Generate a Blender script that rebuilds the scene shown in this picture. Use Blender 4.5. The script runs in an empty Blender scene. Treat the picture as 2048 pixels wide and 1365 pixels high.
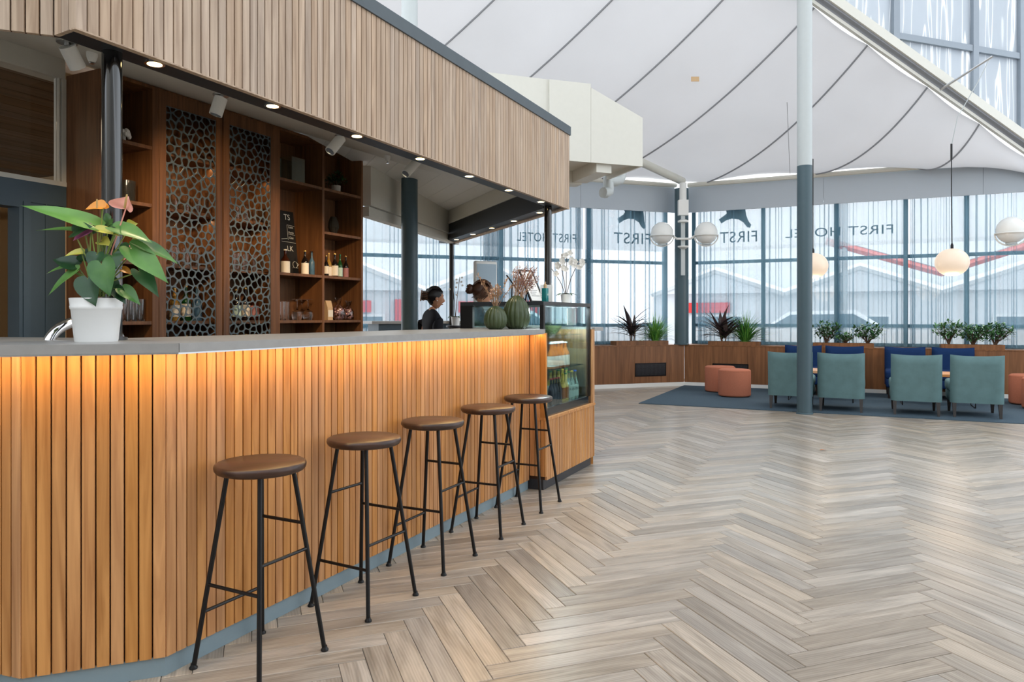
import bpy, bmesh, math, random
from mathutils import Vector, Matrix
R = math.radians
random.seed(7)
scene = bpy.context.scene
C = scene.collection

# ------------------------------------------------------------------ camera
EYE, FPX, HZ = 1.30, 1442.0, 634.0            # eye height, focal length and horizon row of the 2048 x 1365 frame
cam = bpy.data.objects.new('camera', bpy.data.cameras.new('camera'))
C.objects.link(cam); scene.camera = cam
cam.location = (0, 0, EYE); cam.rotation_euler = (R(90), 0, 0)
cam.data.sensor_width = 36; cam.data.lens = 36 * FPX / 2048
cam.data.shift_y = (HZ - 682.5) / 2048
cam.data.clip_end = 300

# ------------------------------------------------------------------ sky and exposure
w = bpy.data.worlds.new('overcast_sky'); scene.world = w; w.use_nodes = True
bg = w.node_tree.nodes['Background']
bg.inputs[0].default_value = (0.86, 0.93, 1.0, 1); bg.inputs[1].default_value = 1.0
scene.view_settings.view_transform = 'Standard'; scene.view_settings.look = 'None'
scene.view_settings.exposure = 1.22; scene.view_settings.gamma = 1
scene.view_settings.use_curve_mapping = False
sun_d = bpy.data.lights.new('veiled_sun', 'SUN'); sun_d.energy = 2.4; sun_d.angle = R(50); sun_d.color = (1, .97, .93)
sun = bpy.data.objects.new('veiled_sun', sun_d); C.objects.link(sun)
sun.rotation_euler = Vector((-.35, -.62, -1.0)).to_track_quat('-Z', 'Y').to_euler()

# ------------------------------------------------------------------ frames of the plan (an octagonal hall)
BA = math.atan2(.8989, .4382)                 # bar direction
B0 = Vector((-1.247, 2.6, 0)); BD = Vector((math.cos(BA), math.sin(BA), 0)); BN = Vector((-math.sin(BA), math.cos(BA), 0))
def bar(s, q, z=0): return B0 + BD * s + BN * q + Vector((0, 0, z))     # s along the bar, q behind its front
K = Vector((3.25, 13.6, 0))                   # corner of the two window walls
W1A, W2A = math.atan2(.3305, .944), math.atan2(-.4337, .901)
def w1(x, y, z=0): return K + Vector((math.cos(W1A), math.sin(W1A), 0)) * x + Vector((-math.sin(W1A), math.cos(W1A), 0)) * y + Vector((0, 0, z))
def w2(x, y, z=0): return K + Vector((math.cos(W2A), math.sin(W2A), 0)) * x + Vector((-math.sin(W2A), math.cos(W2A), 0)) * y + Vector((0, 0, z))
def ray(px): return (px - 1024) / FPX
def at(px, py, Y): return Vector((ray(px) * Y, Y, EYE + (HZ - py) / FPX * Y))
def flo(px, py):
    Y = FPX * EYE / (py - HZ); return Vector((ray(px) * Y, Y, 0))
def barY(px, q): return (2.26 + q) / (.4382 - .8989 * ray(px))
def bar_at(px, py, q):                        # world point on the plane q behind the bar front
    return at(px, py, barY(px, q))
def bar_s(px, q):
    p = bar_at(px, 634, q); return (p - B0).dot(BD)

# ------------------------------------------------------------------ materials
def newmat(name):
    m = bpy.data.materials.new(name); m.use_nodes = True
    return m, m.node_tree.nodes, m.node_tree.links, m.node_tree.nodes['Principled BSDF']
def srgb(r, g, b):
    f = lambda c: (c / 255 / 12.92) if c / 255 <= .04045 else ((c / 255 + .055) / 1.055) ** 2.4
    return (f(r), f(g), f(b), 1)
def plain(name, col, rough=.5, metal=0, spec=.5, vary=.06, scale=18, bump=0, bscale=200, trans=0, ior=1.45, emit=None, es=0, coat=0):
    m, N, L, P = newmat(name)
    P.inputs['Base Color'].default_value = col
    P.inputs['Roughness'].default_value = rough; P.inputs['Metallic'].default_value = metal
    P.inputs['Specular IOR Level'].default_value = spec; P.inputs['IOR'].default_value = ior
    P.inputs['Transmission Weight'].default_value = trans; P.inputs['Coat Weight'].default_value = coat
    if emit: P.inputs['Emission Color'].default_value = emit; P.inputs['Emission Strength'].default_value = es
    tc = N.new('ShaderNodeTexCoord')
    if vary:
        n = N.new('ShaderNodeTexNoise'); n.inputs['Scale'].default_value = scale; n.inputs['Detail'].default_value = 4
        L.new(tc.outputs['Object'], n.inputs['Vector'])
        mx = N.new('ShaderNodeMix'); mx.data_type = 'RGBA'
        mx.inputs[6].default_value = [c * (1 - vary) for c in col[:3]] + [1]
        mx.inputs[7].default_value = [min(1, c * (1 + vary)) for c in col[:3]] + [1]
        L.new(n.outputs['Fac'], mx.inputs[0]); L.new(mx.outputs[2], P.inputs['Base Color'])
    if bump:
        n2 = N.new('ShaderNodeTexNoise'); n2.inputs['Scale'].default_value = bscale; n2.inputs['Detail'].default_value = 2
        L.new(tc.outputs['Object'], n2.inputs['Vector'])
        b = N.new('ShaderNodeBump'); b.inputs['Strength'].default_value = bump; b.inputs['Distance'].default_value = .002
        L.new(n2.outputs['Fac'], b.inputs['Height']); L.new(b.outputs[0], P.inputs['Normal'])
    return m
def wood(name, dark, light, rough=.5, stretch=(30, 30, 1.6), vary=.25, coord='Object', spec=.4, wave=0.0, hue=.02):
    m, N, L, P = newmat(name)
    tc = N.new('ShaderNodeTexCoord'); oi = N.new('ShaderNodeObjectInfo'); ge = N.new('ShaderNodeNewGeometry')
    ad = N.new('ShaderNodeMath'); ad.operation = 'ADD'
    L.new(oi.outputs['Random'], ad.inputs[0]); L.new(ge.outputs['Random Per Island'], ad.inputs[1])
    fr = N.new('ShaderNodeMath'); fr.operation = 'FRACT'; L.new(ad.outputs[0], fr.inputs[0])
    off = N.new('ShaderNodeMath'); off.operation = 'MULTIPLY'; off.inputs[1].default_value = 57.3; L.new(ad.outputs[0], off.inputs[0])
    mp = N.new('ShaderNodeMapping'); mp.inputs['Scale'].default_value = stretch
    L.new(tc.outputs['UV' if coord == 'UV' else 'Object'], mp.inputs['Vector']); L.new(off.outputs[0], mp.inputs['Location'])
    n1 = N.new('ShaderNodeTexNoise'); n1.inputs['Scale'].default_value = 1; n1.inputs['Detail'].default_value = 6; n1.inputs['Distortion'].default_value = 1.2
    L.new(mp.outputs[0], n1.inputs['Vector'])
    src = n1.outputs['Fac']
    if wave:
        wv = N.new('ShaderNodeTexWave'); wv.inputs['Scale'].default_value = 1.2; wv.inputs['Distortion'].default_value = 6; wv.inputs['Detail'].default_value = 3
        wv.bands_direction = 'Y'; L.new(mp.outputs[0], wv.inputs['Vector'])
        mw = N.new('ShaderNodeMix'); mw.inputs[0].default_value = wave
        L.new(n1.outputs['Fac'], mw.inputs[2]); L.new(wv.outputs['Fac'], mw.inputs[3]); src = mw.outputs[0]
    cr = N.new('ShaderNodeValToRGB'); cr.color_ramp.elements[0].color = dark; cr.color_ramp.elements[1].color = light
    cr.color_ramp.elements[0].position = .3; cr.color_ramp.elements[1].position = .7
    L.new(src, cr.inputs[0])
    hs = N.new('ShaderNodeHueSaturation'); L.new(cr.outputs[0], hs.inputs['Color'])
    mr = N.new('ShaderNodeMapRange'); mr.inputs[3].default_value = 1 - vary; mr.inputs[4].default_value = 1 + vary
    L.new(fr.outputs[0], mr.inputs[0]); L.new(mr.outputs[0], hs.inputs['Value'])
    m3 = N.new('ShaderNodeMath'); m3.operation = 'MULTIPLY'; m3.inputs[1].default_value = 7.31; L.new(fr.outputs[0], m3.inputs[0])
    m4 = N.new('ShaderNodeMath'); m4.operation = 'FRACT'; L.new(m3.outputs[0], m4.inputs[0])
    mh = N.new('ShaderNodeMapRange'); mh.inputs[3].default_value = 1 - hue * 12; mh.inputs[4].default_value = 1 + hue * 12
    L.new(m4.outputs[0], mh.inputs[0]); L.new(mh.outputs[0], hs.inputs['Saturation'])
    L.new(hs.outputs[0], P.inputs['Base Color'])
    P.inputs['Roughness'].default_value = rough; P.inputs['Specular IOR Level'].default_value = spec
    b = N.new('ShaderNodeBump'); b.inputs['Strength'].default_value = .12; b.inputs['Distance'].default_value = .002
    L.new(n1.outputs['Fac'], b.inputs['Height']); L.new(b.outputs[0], P.inputs['Normal'])
    return m
def pane(name, tint=(1, 1, 1, 1), gloss=.06, rough=0.0):
    m, N, L, P = newmat(name); N.remove(P); out = N['Material Output']
    t = N.new('ShaderNodeBsdfTransparent'); t.inputs[0].default_value = tint
    g = N.new('ShaderNodeBsdfGlossy'); g.inputs['Roughness'].default_value = rough
    fz = N.new('ShaderNodeFresnel'); fz.inputs[0].default_value = 1.35
    ml = N.new('ShaderNodeMath'); ml.operation = 'MULTIPLY'; ml.inputs[1].default_value = gloss / .06; ml.use_clamp = True
    L.new(fz.outputs[0], ml.inputs[0])
    mx = N.new('ShaderNodeMixShader'); L.new(ml.outputs[0], mx.inputs[0]); L.new(t.outputs[0], mx.inputs[1]); L.new(g.outputs[0], mx.inputs[2])
    L.new(mx.outputs[0], out.inputs[0]); return m
def cloth(name, col, opacity=1.0, trans=.5, clear=(1, 1, 1, 1), streak=False):
    m, N, L, P = newmat(name); N.remove(P); out = N['Material Output']
    d = N.new('ShaderNodeBsdfDiffuse'); t = N.new('ShaderNodeBsdfTranslucent')
    for s in (d, t): s.inputs[0].default_value = col
    tc = N.new('ShaderNodeTexCoord'); n = N.new('ShaderNodeTexNoise'); n.inputs['Scale'].default_value = 1.3; n.inputs['Detail'].default_value = 5
    L.new(tc.outputs['Object'], n.inputs['Vector'])
    mc = N.new('ShaderNodeMix'); mc.data_type = 'RGBA'
    mc.inputs[6].default_value = [c * .94 for c in col[:3]] + [1]; mc.inputs[7].default_value = [min(1, c * 1.04) for c in col[:3]] + [1]
    L.new(n.outputs['Fac'], mc.inputs[0])
    src = mc.outputs[2]
    if streak:
        mp = N.new('ShaderNodeMapping'); mp.inputs['Scale'].default_value = (4.5, 4.5, .35); mp.inputs['Rotation'].default_value = (0, R(9), 0)
        L.new(tc.outputs['Object'], mp.inputs['Vector'])
        n2 = N.new('ShaderNodeTexNoise'); n2.inputs['Scale'].default_value = 1.6; n2.inputs['Detail'].default_value = 1; L.new(mp.outputs[0], n2.inputs['Vector'])
        cr = N.new('ShaderNodeValToRGB'); e = cr.color_ramp.elements
        e[0].position = .475; e[0].color = (.50, .53, .56, 1); e[1].position = .525; e[1].color = (.50, .53, .56, 1)
        x = cr.color_ramp.elements.new(.5); x.color = (1, 1, 1, 1)
        L.new(n2.outputs['Fac'], cr.inputs[0]); src = cr.outputs[0]
    L.new(src, d.inputs[0]); L.new(src, t.inputs[0])
    mx = N.new('ShaderNodeMixShader'); mx.inputs[0].default_value = trans; L.new(d.outputs[0], mx.inputs[1]); L.new(t.outputs[0], mx.inputs[2])
    res = mx
    if opacity < 1:
        tr = N.new('ShaderNodeBsdfTransparent'); tr.inputs[0].default_value = clear
        m2 = N.new('ShaderNodeMixShader'); m2.inputs[0].default_value = opacity
        L.new(tr.outputs[0], m2.inputs[1]); L.new(mx.outputs[0], m2.inputs[2]); res = m2
    L.new(res.outputs[0], out.inputs[0]); return m
def leafmat(name, dark, light, rough=.35, trans=.2):
    m, N, L, P = newmat(name)
    tc = N.new('ShaderNodeTexCoord'); n = N.new('ShaderNodeTexNoise'); n.inputs['Scale'].default_value = 9; n.inputs['Detail'].default_value = 3
    L.new(tc.outputs['Object'], n.inputs['Vector']); oi = N.new('ShaderNodeObjectInfo'); ge = N.new('ShaderNodeNewGeometry')
    a = N.new('ShaderNodeMath'); a.operation = 'ADD'; L.new(n.outputs['Fac'], a.inputs[0])
    s = N.new('ShaderNodeMath'); s.operation = 'ADD'; L.new(ge.outputs['Random Per Island'], s.inputs[0]); L.new(oi.outputs['Random'], s.inputs[1])
    s2 = N.new('ShaderNodeMath'); s2.operation = 'MULTIPLY_ADD'; s2.inputs[1].default_value = .5; s2.inputs[2].default_value = -.5; L.new(s.outputs[0], s2.inputs[0])
    L.new(s2.outputs[0], a.inputs[1])
    cr = N.new('ShaderNodeValToRGB'); cr.color_ramp.elements[0].color = dark; cr.color_ramp.elements[1].color = light
    cr.color_ramp.elements[0].position = .15; cr.color_ramp.elements[1].position = .85
    L.new(a.outputs[0], cr.inputs[0]); L.new(cr.outputs[0], P.inputs['Base Color'])
    P.inputs['Roughness'].default_value = rough; P.inputs['Specular IOR Level'].default_value = .4
    P.inputs['Subsurface Weight'].default_value = 0
    return m

M = {}
M['oak'] = wood('oiled_oak', srgb(164, 110, 62), srgb(206, 150, 94), rough=.45, stretch=(26, 26, 1.5), vary=.09, hue=.006)
M['oakskylit'] = wood('skylit_oak', srgb(158, 134, 113), srgb(196, 173, 150), rough=.55, stretch=(26, 26, 1.5), vary=.10, hue=.01)  # bar oak again, with the grey cast of skylight put into its colour
M['groove'] = plain('groove_backing', srgb(66, 40, 24), .8)
M['panel'] = wood('veneer_panel', srgb(104, 66, 36), srgb(136, 90, 54), rough=.5, stretch=(16, 16, 1.0), vary=.07, hue=.003)
M['cabinet'] = wood('cabinet_oak', srgb(88, 56, 32), srgb(126, 84, 50), rough=.5, stretch=(22, 22, 1.3), vary=.06, hue=.003)
M['plank'] = wood('floor_tile_wood', srgb(130, 119, 106), srgb(175, 163, 149), rough=.3, stretch=(2.2, 22, 1), vary=.24, coord='UV', wave=.12, hue=.016, spec=.5)
M['brownseat'] = wood('stained_seat', srgb(48, 33, 27), srgb(74, 52, 42), rough=.3, stretch=(3, 24, 24), vary=.08)
M['black'] = plain('black_metal', srgb(22, 21, 22), .35, .3)
M['blacksteel'] = plain('black_lacquered_steel', srgb(13, 13, 15), .12, .0, spec=.8, vary=.03, coat=.6)
M['graphite'] = plain('graphite_beam', srgb(40, 44, 49), .42, .1, vary=.12)
M['slate'] = plain('slate_cap', srgb(74, 84, 90), .5, vary=.12, scale=9)
M['stone'] = plain('grey_stone', srgb(150, 148, 145), .35, vary=.13, scale=25, bump=.03, spec=.5)
M['kick'] = plain('blue_grey_kick', srgb(128, 146, 154), .4, vary=.05)
M['kickdark'] = plain('dark_kick', srgb(48, 48, 52), .4)
M['white'] = plain('white_paint', srgb(226, 226, 222), .5, vary=.02)
M['cream'] = plain('cream_paint', srgb(212, 210, 200), .5, vary=.03)
M['grout'] = plain('floor_grout', srgb(96, 90, 84), .8)
M['teal'] = plain('teal_grey_paint', srgb(70, 90, 98), .4, vary=.04)
M['greycol'] = plain('pale_grey_paint', srgb(190, 196, 196), .45, vary=.03)
M['band'] = plain('grey_band_paint', srgb(170, 178, 186), .5, vary=.03, scale=2)
M['blueframe'] = plain('blue_grey_timber', srgb(66, 84, 96), .45, vary=.06)
M['winframe'] = plain('window_frame_blue', srgb(80, 116, 132), .45, vary=.04)
M['chrome'] = plain('chrome', srgb(225, 225, 228), .08, 1, vary=0)
M['glass'] = plain('clear_glass', (1, 1, 1, 1), .02, trans=1, vary=0, ior=1.45)
M['smoke'] = plain('smoked_glass', srgb(120, 118, 112), .05, trans=.85, vary=.1, ior=1.45)
M['pane'] = pane('pane_glass')
M['fpane'] = pane('fridge_glass', (.90, .97, .97, 1), gloss=.035)
M['film'] = cloth('frosted_film', (.95, .96, .97, 1), .5, .92)
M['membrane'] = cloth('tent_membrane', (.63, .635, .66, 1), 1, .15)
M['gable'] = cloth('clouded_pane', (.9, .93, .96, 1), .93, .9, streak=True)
M['dimcloth'] = cloth('dimming_membrane', (.9, .91, .93, 1), 1, .36)  # cloth of the unseen roof added to dim the hall
M['curtain'] = cloth('sheer_curtain', srgb(150, 184, 200), .43, .75)
M['rug'] = plain('blue_carpet', srgb(72, 87, 98), .95, spec=.1, vary=.22, scale=60, bump=.5, bscale=400)
M['tealvelvet'] = plain('teal_velvet', srgb(98, 126, 128), .8, spec=.2, vary=.22, scale=9, bump=.2)
M['bluefab'] = plain('royal_blue_fabric', srgb(18, 45, 86), .85, spec=.2, vary=.12, scale=40)
M['terra'] = plain('terracotta_fabric', srgb(176, 110, 86), .9, spec=.15, vary=.12, scale=60, bump=.3)
M['ebony'] = plain('dark_stained_leg', srgb(34, 28, 26), .4)
M['tabletop'] = wood('table_oak', srgb(190, 120, 60), srgb(226, 160, 92), rough=.35, stretch=(2, 20, 20), vary=.05)
M['led'] = plain('led_diffuser', (1, .8, .5, 1), .5, vary=0, emit=(1, .66, .28, 1), es=20)
M['downlight'] = plain('downlight_lens', (1, .9, .7, 1), .5, vary=0, emit=(1, .72, .30, 1), es=5)
M['globe_on'] = plain('lit_opal_globe', (.45, .42, .38, 1), .3, vary=0, emit=(1, .72, .48, 1), es=.24)
M['opal'] = plain('opal_glass', srgb(232, 232, 228), .12, vary=.02, spec=.5)
M['soil'] = plain('soil', srgb(46, 34, 26), .9, vary=.3, scale=80)
M['whitepot'] = plain('white_ceramic', srgb(240, 240, 238), .3, vary=.01)
M['leafg'] = leafmat('anthurium_leaf', srgb(38, 84, 40), srgb(104, 150, 72))
M['leafd'] = leafmat('dark_leaf', srgb(26, 58, 34), srgb(54, 98, 50))
M['leafgrass'] = leafmat('grass_leaf', srgb(52, 112, 42), srgb(124, 178, 76))
M['leafbush'] = leafmat('bush_leaf', srgb(46, 92, 52), srgb(96, 142, 90))
M['leafpurple'] = leafmat('purple_leaf', srgb(40, 32, 36), srgb(92, 74, 72))
M['stem'] = leafmat('green_stem', srgb(88, 122, 50), srgb(150, 160, 82))
M['twig'] = plain('brown_twig', srgb(84, 62, 46), .7)
M['pinkflower'] = leafmat('pink_spathe', srgb(222, 130, 112), srgb(246, 180, 164), .3)
M['orangeflower'] = leafmat('orange_spathe', srgb(190, 110, 30), srgb(232, 160, 60), .3)
M['magenta'] = leafmat('magenta_spathe', srgb(196, 90, 150), srgb(226, 140, 190), .3)
M['yellowgreen'] = leafmat('lime_spathe', srgb(160, 160, 50), srgb(206, 200, 96), .3)
M['spadix'] = plain('spadix', srgb(196, 160, 100), .6)
M['whitepetal'] = plain('white_petal', srgb(246, 242, 234), .5, vary=.03)
M['dried'] = leafmat('dried_flower', srgb(150, 110, 78), srgb(206, 170, 136), .8)
M['driedpink'] = leafmat('dried_pink_flower', srgb(150, 104, 96), srgb(206, 164, 150), .8)
M['gourd'] = plain('glazed_gourd', srgb(64, 76, 48), .28, vary=.4, scale=14, bump=.3, bscale=60)
M['skin'] = plain('skin', srgb(196, 140, 108), .5, vary=.04)
M['hairblack'] = plain('dark_hair', srgb(30, 26, 27), .4, vary=.3, scale=60)
M['hairbrown'] = plain('brown_hair', srgb(78, 50, 36), .4, vary=.45, scale=45)
M['clip'] = plain('tortoise_clip', srgb(120, 84, 60), .3, vary=.4, scale=80)
M['navy'] = plain('black_cotton', srgb(24, 25, 32), .85, vary=.15, scale=30)
M['paper'] = plain('paper', srgb(240, 240, 236), .8, vary=.02)
M['kraft'] = plain('kraft_paper', srgb(204, 172, 132), .8, vary=.05)
M['chalkboard'] = plain('chalkboard', srgb(28, 28, 28), .7, vary=.15, scale=12)
M['chalk'] = plain('chalk', srgb(222, 222, 214), .9, vary=.1)
M['ink'] = plain('window_lettering', srgb(58, 88, 102), .6, vary=.03)
M['inkdark'] = plain('dark_ink', srgb(40, 40, 44), .6)
M['mullbacklit'] = plain('backlit_bar_grey', srgb(142, 152, 162), .5, vary=.03)  # grey darkened to paint the backlit shade on the gable bars
M['redpale'] = plain('faded_red_edge', srgb(206, 112, 104), .6, vary=.05)
M['red'] = plain('red_sign', srgb(206, 52, 50), .5, vary=.05)
M['asphalt'] = plain('asphalt', srgb(176, 178, 180), .9, vary=.1)
M['facade'] = plain('grey_facade', srgb(214, 216, 218), .8, vary=.08, scale=2)
M['facadelight'] = plain('pale_facade', srgb(226, 228, 228), .8, vary=.05, scale=2)
M['carwhite'] = plain('car_white', srgb(225, 228, 230), .2, vary=0, coat=1)
M['cargrey'] = plain('car_grey', srgb(120, 130, 140), .2, vary=0, coat=1)
M['darkglass'] = plain('dark_glass', srgb(110, 122, 132), .08, vary=0)
M['tyre'] = plain('tyre', srgb(26, 26, 26), .8)
M['beige'] = plain('beige_wall', srgb(204, 178, 140), .7, vary=.03, scale=3)
M['doorwood'] = wood('pale_door', srgb(196, 158, 112), srgb(220, 186, 140), rough=.4, stretch=(12, 12, 1), vary=.03)
M['planks'] = wood('brown_boards', srgb(96, 74, 54), srgb(130, 104, 80), rough=.6, stretch=(1.2, 20, 20), vary=.12)
M['wallgrey'] = plain('pale_wall', srgb(190, 188, 182), .7, vary=.03, scale=2)
M['screen'] = plain('screen_glass', srgb(150, 170, 184), .15, vary=.05, scale=3)
M['bottlebrown'] = plain('brown_bottle_glass', srgb(70, 32, 14), .08, trans=.3, vary=.05)
M['bottlegreen'] = plain('green_bottle_glass', srgb(24, 84, 36), .08, trans=.3, vary=.05)
M['bottleclear'] = plain('golden_drink_bottle', srgb(206, 160, 74), .08, trans=.4, vary=.05)
M['bottledark'] = plain('dark_bottle_glass', srgb(24, 18, 16), .08, vary=.05)
M['bottleblue'] = plain('blue_printed_bottle', srgb(70, 104, 128), .25, vary=.25, scale=60)
M['labelwhite'] = plain('cream_label', srgb(236, 226, 208), .7, vary=.06, scale=60)
M['labelpink'] = plain('dusky_pink_label', srgb(176, 120, 120), .7, vary=.2, scale=60)
M['labelgreen'] = plain('pale_green_label', srgb(190, 214, 200), .7, vary=.2, scale=60)
M['cola'] = plain('dark_drink', srgb(32, 26, 34), .1, vary=.1)
M['juice'] = plain('yellow_juice', srgb(216, 190, 90), .1, vary=.2)
M['amber'] = plain('amber_juice', srgb(176, 104, 40), .1, vary=.2)
M['capred'] = plain('red_cap', srgb(200, 50, 50), .4)
M['capyellow'] = plain('yellow_cap', srgb(232, 196, 60), .4)
M['capblue'] = plain('blue_cap', srgb(50, 90, 190), .4)
M['capgold'] = plain('gold_cap', srgb(206, 166, 92), .3, .6)
M['capgreen'] = plain('green_cap', srgb(60, 130, 60), .4)
M['tealliquid'] = plain('teal_soap', srgb(40, 150, 150), .08, trans=.5, vary=.05)
M['candy'] = plain('foil_sweets', srgb(214, 150, 150), .3, .3, vary=.9, scale=70)
M['cello'] = pane('cellophane', (.97, .97, .98, 1), gloss=.3, rough=.12)
M['pinkbag'] = plain('pink_bag', srgb(226, 150, 150), .5, vary=.2, scale=30)
M['concrete'] = plain('ribbed_concrete', srgb(200, 192, 180), .8, vary=.1)
M['dryleaf'] = plain('dry_leaf', srgb(180, 110, 50), .7)
M['alu'] = plain('brushed_aluminium', srgb(190, 192, 194), .3, 1, vary=.05)
M['brass'] = plain('dark_brass', srgb(70, 58, 44), .35, .7)
M['loaf'] = plain('baked_goods', srgb(206, 90, 70), .5, vary=.8, scale=40)

# ------------------------------------------------------------------ mesh building
class MB:
    def __init__(s): s.v = []; s.f = []
    def add(s, vs, fs):
        o = len(s.v); s.v += [tuple(p) for p in vs]; s.f += [tuple(i + o for i in f) for f in fs]; return s
    def box(s, x0, x1, y0, y1, z0, z1):
        return s.add([(x0, y0, z0), (x1, y0, z0), (x1, y1, z0), (x0, y1, z0), (x0, y0, z1), (x1, y0, z1), (x1, y1, z1), (x0, y1, z1)],
                     [(0, 3, 2, 1), (4, 5, 6, 7), (0, 1, 5, 4), (1, 2, 6, 5), (2, 3, 7, 6), (3, 0, 4, 7)])
    def cbox(s, x0, x1, y0, y1, z0, z1, c=.003):          # box with its four upright edges chamfered
        p = [(x0 + c, y0), (x1 - c, y0), (x1, y0 + c), (x1, y1 - c), (x1 - c, y1), (x0 + c, y1), (x0, y1 - c), (x0, y0 + c)]
        return s.prism(p, z0, z1)
    def rbox(s, x0, x1, y0, y1, z0, z1, r=.02, n=3):      # box with all edges rounded
        b = bmesh.new(); bmesh.ops.create_cube(b, size=1)
        for v in b.verts: v.co = Vector(((x0 + x1) / 2 + v.co.x * (x1 - x0), (y0 + y1) / 2 + v.co.y * (y1 - y0), (z0 + z1) / 2 + v.co.z * (z1 - z0)))
        bmesh.ops.bevel(b, geom=list(b.edges), offset=r, segments=n, profile=.5, affect='EDGES')
        b.verts.index_update(); s.add([v.co for v in b.verts], [[v.index for v in f.verts] for f in b.faces]); b.free(); return s
    def prism(s, poly, z0, z1):
        n = len(poly)
        z0s = z0 if isinstance(z0, (list, tuple)) else [z0] * n
        z1s = z1 if isinstance(z1, (list, tuple)) else [z1] * n
        vs = [(p[0], p[1], z0s[i]) for i, p in enumerate(poly)] + [(p[0], p[1], z1s[i]) for i, p in enumerate(poly)]
        a = sum(poly[i][0] * poly[(i + 1) % n][1] - poly[(i + 1) % n][0] * poly[i][1] for i in range(n))
        fs = [tuple(range(n - 1, -1, -1)), tuple(range(n, 2 * n))] + [(i, (i + 1) % n, n + (i + 1) % n, n + i) for i in range(n)]
        if a < 0: fs = [tuple(reversed(f)) for f in fs]
        return s.add(vs, fs)
    def tube(s, pts, r, seg=8, cap=True, flat=1.0):
        pts = [Vector(p) for p in pts]; n = len(pts)
        rs = r if isinstance(r, (list, tuple)) else [r] * n
        ref = Vector((0, 0, 1)) if abs((pts[-1] - pts[0]).normalized().z) < .9 else Vector((1, 0, 0))
        vs = []
        for i, p in enumerate(pts):
            t = (pts[min(i + 1, n - 1)] - pts[max(i - 1, 0)]).normalized()
            a = t.cross(ref).normalized(); b = t.cross(a).normalized()
            for k in range(seg):
                g = 2 * math.pi * k / seg
                vs.append(p + (a * math.cos(g) + b * math.sin(g) * flat) * rs[i])
        fs = [(i * seg + k, i * seg + (k + 1) % seg, (i + 1) * seg + (k + 1) % seg, (i + 1) * seg + k) for i in range(n - 1) for k in range(seg)]
        if cap: fs += [tuple(range(seg - 1, -1, -1)), tuple((n - 1) * seg + k for k in range(seg))]
        return s.add(vs, fs)
    def lathe(s, prof, seg=20, c=(0, 0, 0), sx=1, sy=1, rib=None):
        vs = []; n = len(prof)
        for (r, z) in prof:
            for k in range(seg):
                g = 2 * math.pi * k / seg; rr = r * (rib(g, z) if rib else 1)
                vs.append((c[0] + rr * math.cos(g) * sx, c[1] + rr * math.sin(g) * sy, c[2] + z))
        fs = [(i * seg + k, i * seg + (k + 1) % seg, (i + 1) * seg + (k + 1) % seg, (i + 1) * seg + k) for i in range(n - 1) for k in range(seg)]
        if prof[0][0] > 1e-6: fs.append(tuple(range(seg - 1, -1, -1)))
        if prof[-1][0] > 1e-6: fs.append(tuple((n - 1) * seg + k for k in range(seg)))
        return s.add(vs, fs)
    def ball(s, c, r, seg=12, rings=8, sc=(1, 1, 1)):
        return s.lathe([(max(1e-7, r * math.sin(math.pi * i / rings)), -r * math.cos(math.pi * i / rings) * sc[2]) for i in range(rings + 1)], seg, c, sc[0], sc[1])
    def xf(s, m):
        s.v = [tuple(m @ Vector(p)) for p in s.v]; return s
    def mesh(s, name, smooth=False, ang=40):
        me = bpy.data.meshes.new(name); me.from_pydata(s.v, [], s.f); me.update()
        if smooth:
            me.shade_smooth(); me.set_sharp_from_angle(angle=R(ang))
        return me
    def build(s, name, mat, parent=None, loc=(0, 0, 0), rz=0, smooth=False, ang=40):
        return obj(name, s.mesh(name, smooth, ang), mat, parent, loc, rz)
def obj(name, me, mat, parent=None, loc=(0, 0, 0), rz=0):
    if mat is not None and not me.materials: me.materials.append(M[mat] if isinstance(mat, str) else mat)
    o = bpy.data.objects.new(name, me); C.objects.link(o)
    o.parent = parent; o.location = loc; o.rotation_euler = (0, 0, rz)
    return o
def tag(o, label, cat, group=None):
    o['label'] = label; o['category'] = cat
    if group: o['group'] = group
    return o
def thing(name, label, cat, loc=(0, 0, 0), rz=0, group=None):
    o = bpy.data.objects.new(name, None); C.objects.link(o); o.empty_display_size = .1
    o.location = loc; o.rotation_euler = (0, 0, rz)
    return tag(o, label, cat, group)
def struct(o): o['kind'] = 'structure'; return o
def sroot(name, loc=(0, 0, 0), rz=0):
    o = bpy.data.objects.new(name, None); C.objects.link(o); o.location = loc; o.rotation_euler = (0, 0, rz); return struct(o)
def copy_tree(o, parent=None):
    c = o.copy(); C.objects.link(c); c.parent = parent
    for ch in list(o.children): copy_tree(ch, c)
    return c
def text_mesh(txt, size, depth=.002, mirror=False, align='CENTER', spacing=1.0):
    cu = bpy.data.curves.new('t', 'FONT'); cu.body = txt; cu.size = size; cu.extrude = depth / 2; cu.align_x = align; cu.align_y = 'CENTER'; cu.space_character = spacing
    o = bpy.data.objects.new('t', cu); C.objects.link(o)
    dg = bpy.context.evaluated_depsgraph_get(); me = bpy.data.meshes.new_from_object(o.evaluated_get(dg))
    bpy.data.objects.remove(o); me.materials.clear()
    for v in me.vertices:                                # stand the text up: x along, z up
        x, y, z = v.co; v.co = (-x if mirror else x, z, y)
    if mirror: me.flip_normals()
    return me

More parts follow.
